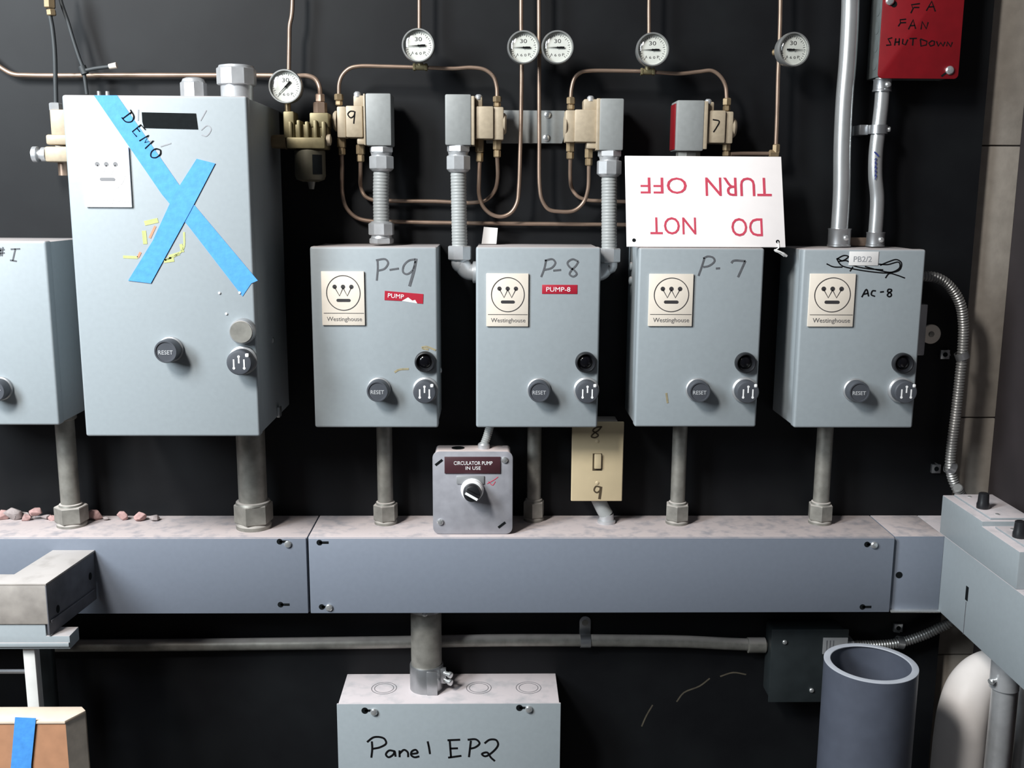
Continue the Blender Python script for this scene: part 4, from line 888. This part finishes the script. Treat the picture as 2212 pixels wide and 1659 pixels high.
for (px, py, s, m), lab in zip(chunks, labs):
    y = -.014 - .012 * random.random(); q = at(px, py, y); r = s * .8 * mpp(px, py, y)
    t = bmesh.new()
    for _ in range(16):
        n = V((random.gauss(0, 1), random.gauss(0, 1), random.gauss(0, 1))).normalized() * random.uniform(.8, 1.15)
        t.verts.new(V((n.x * r * 1.2, n.y * r * .8, n.z * r * .8)))
    hull = bmesh.ops.convex_hull(t, input=t.verts[:])
    bmesh.ops.delete(t, geom=[g_ for g_ in hull['geom_interior'] if isinstance(g_, bmesh.types.BMVert)], context='VERTS')
    bmesh.ops.bevel(t, geom=t.edges[:], offset=r * .06, segments=1, affect='EDGES', profile=.5)
    zmin = min(v.co.z for v in t.verts); bmesh.ops.translate(t, vec=V((q.x, y, ZT - zmin - r * .05)), verts=t.verts)
    mb = MB(); mb.merge(t); tag(mb.build('rubble_chunk', m), lab, 'rubble', 'rubble bits on the left wireway')

# ------------------------------------------------------------------ below the wireway
EY = -.012; r = .0095
P = [at(100, 1395, EY), at(400, 1393, EY), at(800, 1388, EY), at(1100, 1383, EY), at(1350, 1384, EY), at(1480, 1386, EY), at(1560, 1390, EY), at(1630, 1393, EY), at(1690, 1394, EY)]
jb0, jb1 = at(1668, 1360, -.045), at(1782, 1517, -.045)
P[-1].x = jb0.x + .0015
t = thing('steel_conduit', at(900, 1400, EY), 'long level dusty conduit on the wall below the wireway', 'conduit')
MB().tube(smooth_path(P, 6), r, 20).build('pipe', 'dull_zinc', t)
q = P[-1]; MB().lathe(V((q.x - .03, EY, P[-2].z - .0005)), (1, 0, 0), [(0, r + .0002), (.001, r + .0025), (.028, r + .0025)], 22).build('connector', 'dull_zinc', t)
q = at(1264, 1348, -.004); c = at(1264, 1384, EY)
t = thing('conduit_strap', q, 'round-ended one-hole strap holding the level conduit below the wireway', 'strap')
pts = [V((q.x + .0088 * math.cos(math.radians(k * 15)), 0, q.z + .004 + .0088 * math.sin(math.radians(k * 15)))) for k in range(13)] + [V((q.x - .0088, 0, c.z + r * .6)), V((q.x + .0088, 0, c.z + r * .6))]
MB().prism(pts, (0, -.004, 0), .0006).build('tab', 'galvanized', t)
MB().lathe((q.x, -.004, q.z + .002), (0, -1, 0), [(-.001, .005), (.0004, .005)], 18).build('hole', 'dull_zinc', t)
MB().lathe((q.x - .008, EY, c.z - .0003), (1, 0, 0), [(0, r), (0, r + .0013), (.016, r + .0013), (.016, r)], 24, caps=False).build('band', 'galvanized', t)
# dark square box
t = thing('junction_box', ((jb0.x + jb1.x) / 2, 0, jb1.z), 'dark square junction box at the end of the level conduit, behind the big grey pipe', 'junction box')
MB().box(jb0.x + .002, jb1.x + .028, 0, -.042, jb1.z + .002, jb0.z - .002, .006, 3).build('body', 'dark_box', t)
cv = MB().box(jb0.x, jb1.x + .03, -.042, -.045, jb1.z, jb0.z, .0012).build('cover', 'dark_box', t)
for px, py in ((1695, 1387), (1753, 1491)):
    mb = MB(); screw(mb, at(px, py, -.045), (0, -1, 0), .0036, .003); mb.build('screw', 'bright_zinc', cv)
a = at(1778, 1377, -.045); b = at(1834, 1412, -.045)
pl = MB().box(a.x, jb1.x + .0285, -.045, -.047, b.z, a.z, .0005).build('label_plate', 'base_ring', t, 'pale grey label plate')
for k in range(3): x_ = a.x + .005 + k * .005; MB().box(x_, x_ + .0015, -.047, -.0473, b.z + .004, a.z - .004).build('stripe', 'ink_grey', pl)
jx = jb1.x + .028
q0 = at(1806, 1392, -.022)
t = thing('flexible_cable', (q0.x, -.02, q0.z), 'dusty flexible cable from the dark square box up behind the right wireway', 'cable')
MB().box(jx, jx + .016, -.010, -.034, q0.z - .012, q0.z + .010, .001).build('connector', 'die_cast', t)
MB().ribs([V((jx + .014, -.022, q0.z)), at(1880, 1394, -.022), at(1940, 1389, -.022), at(1990, 1374, -.024), at(2025, 1358, -.026), at(2056, 1338, -.03), V((XC + .03, -.035, ZB_))], .0078, .0042, .2).build('armor', 'armour', t)
strap(1941, 1357, 'square zinc clip on the flexible cable below the wireway corner', 1944, 1388, -.022)

# panel EP2
PD = .098; y = -PD
x0 = (at(728, 1522, y).x + at(730, 1655, y).x) / 2; x1 = (at(1212, 1518, y).x + at(1209, 1655, y).x) / 2; zp = (at(728, 1522, y).z + at(1212, 1518, y).z) / 2
t = thing('electrical_panel', ((x0 + x1) / 2, 0, zp - .5), 'wide grey electrical panel hand-lettered Panel EP2 at the bottom', 'electrical panel')
MB().box(x0 + .002, x1 - .002, 0, y + .003, zp - .5, zp - .0005, .001).build('body', 'panel_paint', t)
cv = MB().box(x0, x1, y + .003, y, zp - .5, zp, .0009).build('cover', 'panel_paint', t)
for px, py in ((808, 1537), (1142, 1531)):
    mb = MB(); screw(mb, at(px, py, y), (0, -1, 0), .0055, .005); mb.build('screw', 'bright_zinc', cv)
    mb = MB(); keyhole(mb, at(px - 20, py - 2, y), 1, .005); mb.build('keyhole_slot', 'matt_black', cv)
zB = zoom(.2803, 640, 1300)
MB().strokes([zB((582, 1075), (585, 1130), (578, 1200)), zB((545, 1080), (600, 1042), (675, 1052), (692, 1090), (645, 1120), (590, 1132)), zB((755, 1150), (715, 1145), (690, 1175), (710, 1197), (748, 1175), (757, 1150), (765, 1192)),
              zB((795, 1145), (796, 1196)), zB((796, 1168), (830, 1140), (858, 1158), (862, 1196)), zB((885, 1172), (935, 1162), (920, 1140), (890, 1152), (885, 1180), (910, 1197), (948, 1190)), zB((1012, 1075), (1022, 1120), (1030, 1172)),
              zB((1345, 1070), (1338, 1130), (1330, 1196)), zB((1320, 1062), (1385, 1060), (1412, 1090), (1380, 1120), (1335, 1132)), zB((1450, 1090), (1490, 1062), (1540, 1065), (1555, 1100), (1520, 1150), (1455, 1190), (1430, 1172), (1470, 1160), (1500, 1200), (1530, 1226))], y, 4.2).strokes(
             [zB((1165, 1066), (1262, 1062)), zB((1182, 1066), (1192, 1200)), zB((1186, 1130), (1245, 1128)), zB((1170, 1200), (1272, 1186))], y, 4.2, False).build('handwriting', 'ink_black', cv)
for px in (835, 1035, 1140):
    q = atz(px, 1462, zp)
    for rr in (.019, .0145): MB().ribbon([V((q.x + rr * math.cos(k * math.pi / 16), -.048 + rr * math.sin(k * math.pi / 16), zp - .0007)) for k in range(33)], .0007, (0, 0, 1), .0005).build('knockout_ring', 'ink_grey', t)
# stub between wireway and panel
q = at(921, 1400, -.045); r = 33 * mpp(921, 1400, -.045)
t = thing('conduit_riser', (q.x, -.045, zp), 'thick short conduit joining the wireway down to Panel EP2', 'conduit')
MB().cyl((q.x, -.045, zp + .004), (q.x, -.045, ZB_), r, seg=36).build('pipe', 'dull_zinc', t)
cu = MB().lathe((q.x, -.045, ZB_), (0, 0, -1), [(0, r * 1.26), (.008, r * 1.26), (.010, r * 1.15), (.018, r * 1.12), (.019, r)], 36).build('top_connector', 'galvanized', t)
for dz in (.006, .015): mb = MB(); screw(mb, (q.x, -.045 - r * (1.26 if dz < .01 else 1.12), ZB_ - dz), (0, -1, 0), .004, .004); mb.build('screw', 'bright_zinc', cu)
zh = .040
cl = MB().lathe((q.x, -.045, zp - .0005), (0, 0, 1), [(0, r * 1.1), (zh - .002, r * 1.1), (zh, r * 1.07), (zh, r)], 36).build('clamp_collar', 'galvanized', t)
MB().box(q.x + .002, q.x + .018, -.045 - r * 1.05, -.045 - r * 1.1 - .0018, zp, zp + zh - .003, .0006).build('clamp_plate', 'galvanized', cl)
MB().box(q.x + r * .9, q.x + r * 1.3, -.045 - r * .6, -.045 - r * .3, zp + .012, zp + zh - .004, .001).build('clamp_lug', 'galvanized', cl)
for dz in (.017, .029): MB().lathe((q.x + r * 1.2, -.045 - r * .55, zp + dz), (.8, -.6, 0), [(0, .0035), (.008, .0035), (.009, .0048), (.013, .0048), (.014, .003)], 14).build('screw', 'bright_zinc', cl)

# ------------------------------------------------------------------ lower right: big pipe, white elbow, conduits
PY = -.245
q = at(1881, 1431, PY); r = 97.5 * mpp(1881, 1431, PY); zt_ = q.z
t = thing('plastic_pipe', (q.x, PY, 0), 'large open-topped dark grey plastic pipe standing upright, bottom right', 'pipe')
MB().lathe((q.x, PY, 0), (0, 0, 1), [(0, r), (zt_ - .0008, r), (zt_ - .0006, r * .9), (.02, r * .86)], 64, caps=False).build('pipe_wall', 'pvc_grey', t)
MB().lathe((q.x, PY, zt_ - .0012), (0, 0, 1), [(0, r * .999), (.001, r * .999), (.0014, r * .985), (.0014, r * .865), (.001, r * .855), (0, r * .855)], 64, caps=False).build('cut_rim', 'pvc_cut', t)
WY = -.13
P = [V((XR, -.085, at(2200, 1450, -.085).z)), at(2160, 1448, -.095), at(2125, 1460, -.105), at(2097, 1492, -.12), at(2082, 1540, WY), at(2074, 1600, WY), at(2066, 1680, WY), at(2050, 1850, WY), V((at(2050, 1850, WY).x, WY, 0))]
t = thing('insulated_pipe', (P[-1].x, WY, 0), 'white jacketed pipe bending out of the right wall under the wireway', 'pipe')
pth = smooth_path(P, 8); MB().tube(pth, [(.031 + .006 * min(1, i / 40)) for i in range(len(pth))], 32).build('jacket', 'white_jacket', t)
for (pa, pb, rp, y, lab, top) in (((2168, 1462), (2150, 1659), 24, -.195, 'galvanized conduit at bottom right, in front of the white jacketed pipe', 1), ((2222, 1480), (2212, 1659), 22, -.15, 'second galvanized conduit at the bottom right frame edge', 1)):
    q = at((pa[0] + pb[0]) / 2 + 2, 1560, y); r = rp * mpp(2150, 1560, y)
    t = thing('steel_conduit', (q.x, y, 0), lab, 'conduit', 'conduits under the right wireway')
    MB().cyl((q.x, y, 0), (q.x, y, ZB_), r, seg=28).build('pipe', 'die_cast', t)
    cu = MB().lathe((q.x, y, ZB_), (0, 0, -1), [(0, r * 1.25), (.006, r * 1.25), (.008, r * 1.14), (.030, r * 1.14), (.031, r * 1.24), (.072, r * 1.24), (.074, r)], 32).build('connector', 'die_cast', t)
    for sx in (-1, 1): MB().lathe((q.x + sx * r * 1.08, y - r * .5, ZB_ - .058), (sx * .9, -.4, 0), [(0, .003), (.006, .003), (.007, .0045), (.010, .0045), (.011, .003)], 12).build('screw', 'bright_zinc', cu)

# ------------------------------------------------------------------ lower left
A = at(205, 1188, YW - .0003); Bf = atz(99, 1261, A.z)
hgt = A.z - at(204, 1291, YW).z
d = V((Bf.x - A.x, Bf.y - A.y, 0)); L_ = d.length; d.normalize(); s_ = V((d.y, -d.x, 0))
if s_.x > 0: s_ = -s_
wd = .060
t = thing('steel_channel', (A.x - .03, A.y, A.z - hgt), 'dusty bent steel channel sticking out from the left wireway toward the viewer', 'bracket')
mb = MB(); ext = V((0, 0, -.003))
E0 = A + s_ * wd
F1 = A + d * (L_ - .028) + s_ * wd
far = V((-1.0, 0, 0))
mb.prism([A, Bf, Bf + far * .5, F1 + far * .5, F1, V((E0.x, YW - .0003, E0.z))], ext, .0006)
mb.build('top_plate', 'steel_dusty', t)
mb = MB(); dn = V((0, 0, -hgt)); mb.prism([A + d * .004 + V((0, 0, -.003)), Bf + V((0, 0, -.003)), Bf + dn, A + d * .004 + dn], s_ * .003, .0005)
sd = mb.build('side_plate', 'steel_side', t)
ns_ = -s_
for k, zz in ((.14, .45), (.82, .62)):
    c = A + d * L_ * k + V((0, 0, -hgt * zz)); MB().prism([c + ns_ * .0001 + (d * math.cos(j * math.pi / 6) * .004 + V((0, 0, 1)) * math.sin(j * math.pi / 6) * .0055) for j in range(12)], ns_ * .0004).build('hole', 'matt_black', sd)
mb = MB(); c0 = A + dn + V((0, 0, .016)); mb.prism([c0 + d * .01, c0 + d * L_ * .97, c0 + d * L_ * .97 + V((0, 0, .004)), c0 + d * .01 + V((0, 0, .002))], ns_ * .002, .0004); mb.build('bottom_lip', 'steel_side', sd)
fx = Bf + far * .5
mb = MB(); mb.box(fx.x, Bf.x - .001, Bf.y, Bf.y + .003, Bf.z - hgt * .78, Bf.z - .003, .0008); mb.build('front_plate', 'steel_dusty', t)
# grey cabinet below it
GY = -.232
a = at(148, 1345, GY); b = at(148, 1402, GY)
t = thing('grey_cabinet', (a.x - .2, GY, b.z), 'plain grey enclosure under the dusty steel channel at the left edge', 'electrical box')
zlo = A.z - hgt - .0015; zhi = Bf.z - hgt * .78 - .001; xk = Bf.x - .006
MB().prism([(a.x - .42, GY, b.z), (a.x, GY, b.z), (a.x, GY, zlo), (xk, GY, zlo), (xk, GY, zhi), (a.x - .42, GY, zhi)], (0, .03, 0), .001).build('body', 'starter_paint', t)
MB().box(a.x - .42, a.x - .0005, GY, GY - .003, b.z + .004, b.z + .010, .001).build('front_rail', 'starter_paint', t)
zg = b.z
# white post and dark conduit dropping from it
q0 = at(63, 1404, -.22)
t = tag(MB().box(q0.x - .0078, q0.x + .0078, -.207, -.222, 0, zg, .001).build('white_post', 'white_post'), 'narrow white post dropping from the grey enclosure at left', 'post')
q = at(98, 1460, -.07); tag(MB().cyl((q.x, -.07, 0), (q.x, -.07, ZB_), .0155, seg=24).build('dark_conduit', 'dark_box'), 'dark conduit beside the white post at left', 'conduit')
q = at(40, 1453, -.215); tag(MB().box(q.x - .4, q0.x - .0078, -.208, -.215, q.z - .0018, q.z + .0018, .0005).build('thin_rail', 'galvanized'), 'thin level rail left of the white post', 'rail')
# shallow carton
KY = -.36
a = at(141, 1556, KY); kd = .060
t = thing('carton', (a.x - .15, KY + kd / 2, 0), 'shallow brown cardboard carton with blue tape at the bottom left corner', 'carton')
zk = a.z; e = at(184, 1545, KY + .024); bk = atz(177, 1526, zk); x0 = a.x - .36
MB().prism([(x0, KY, 0), (a.x, KY, 0), (a.x, KY, zk - .004), (x0, KY, zk - .004)], (0, .004, 0)).build('front_panel', 'cardboard', t)
MB().prism([(a.x, KY, 0), (e.x, e.y, 0), (e.x, e.y, zk - .004), (a.x, KY, zk - .004)], (-.004, .003, 0)).build('side_panel', 'carton_side', t)
MB().prism([(x0, KY - .0015, zk), (a.x, KY - .0015, zk), (e.x + .001, e.y, zk), (bk.x, bk.y, zk), (x0, bk.y, zk)], (0, 0, -.004), .0008).build('top_flap', 'carton_edge', t)
MB().prism([(e.x, e.y + .003, 0), (bk.x, bk.y, 0), (bk.x, bk.y, zk - .004), (e.x, e.y + .003, zk - .004)], (-.003, 0, 0)).build('side_panel', 'carton_side', t)
MB().prism([(x0, bk.y, 0), (bk.x - .004, bk.y, 0), (bk.x - .004, bk.y, zk - .004), (x0, bk.y, zk - .004)], (0, -.003, 0)).build('back_panel', 'cardboard', t)
P = [at(*p, KY - .0015) for p in ((33, 1549), (78, 1551), (68, 1650), (66, 1720), (20, 1720), (24, 1655))]
MB().prism(P, (0, -.0008, 0)).build('masking_tape', 'blue_tape', t, 'strip of blue masking tape')

# ------------------------------------------------------------------ upper left: pneumatic relay and lines
RYY = -.05
q = at(120, 300, RYY)
t = thing('air_relay', (q.x, 0, at(120, 350, RYY).z), 'beige cast air relay half hidden left of the tall taped cabinet', 'air valve')
mb = MB(); bx(mb, (106, 236), (150, 292), -.03, -.065); bx(mb, (97, 290), (152, 313), -.024, -.072, .003); bx(mb, (94, 316), (154, 350), -.022, -.075, .003)
mb.build('cast_body', 'beige_cast', t)
MB().box(q.x - .01, q.x + .01, 0, -.03, q.z - .02, q.z + .02, .001).build('mounting_bracket', 'galvanized', t)
c = at(95, 334, RYY); MB().lathe(c + V((.004, 0, 0)), (-1, 0, 0), [(0, .010), (.006, .010), (.007, .007), (.011, .007), (.012, .011), (.018, .011), (.019, .007)], 20).build('side_port', 'die_cast', t)
c = at(121, 237, RYY); MB().nut(c + V((0, 0, -.002)), c + V((0, 0, .009)), .0085).build('top_nut', 'die_cast', t)
c = at(137, 349, RYY); MB().cyl(c + V((0, 0, .003)), c + V((0, 0, -.019)), .0075, seg=18).build('copper_stub', 'copper', t)
c = at(121, 226, RYY)
line([(108, -40, RYY), (108, 30, RYY), (113, 60, RYY), (118, 110, RYY), (120, 180, RYY), (121, 224, RYY)], 4.8, 'dark tube dropping into the beige air relay at the far left', 'dark_tube', 'rubber_dark', 'tube', 'dark control tubes at the upper left')
q = at(108, 20, RYY); mb = MB(); mb.nut(at(107, -6, RYY), at(108, 18, RYY), .0075); mb.nut(at(110, 20, RYY), at(112, 34, RYY), .0062); tag(mb.build('compression_fitting', 'brass_nut'), 'brass fitting on the dark tube at the top left', 'pipe fitting')
ty = -.035
line([(124, -40, ty), (131, 0, ty), (147, 48, ty), (158, 85, ty), (170, 122, ty), (180, 150, ty), (184, 175, ty), (188, 204, ty)], 4.0, 'slanting dark tube with a small tee left of the tall cabinet', 'dark_tube', 'rubber_dark', 'tube', 'dark control tubes at the upper left')
q = at(181, 150, ty - .004)
t = thing('barbed_tee', q, 'small barbed tee on the slanting tube with a cream-tipped arm', 'pipe fitting')
e = at(236, 144, ty - .004); e2 = at(252, 141, ty - .004); q0 = at(186, 152, ty - .004)
MB().tube(smooth_path([q0, at(205, 148, ty - .004), e], 5), .0026, 12).cyl(at(177, 143, ty), at(184, 160, ty), .0052, seg=14).build('tee_body', 'rubber_dark', t)
MB().cyl(e, e2, .0036, .0042, 12).build('tip', 'plate_cream', t)
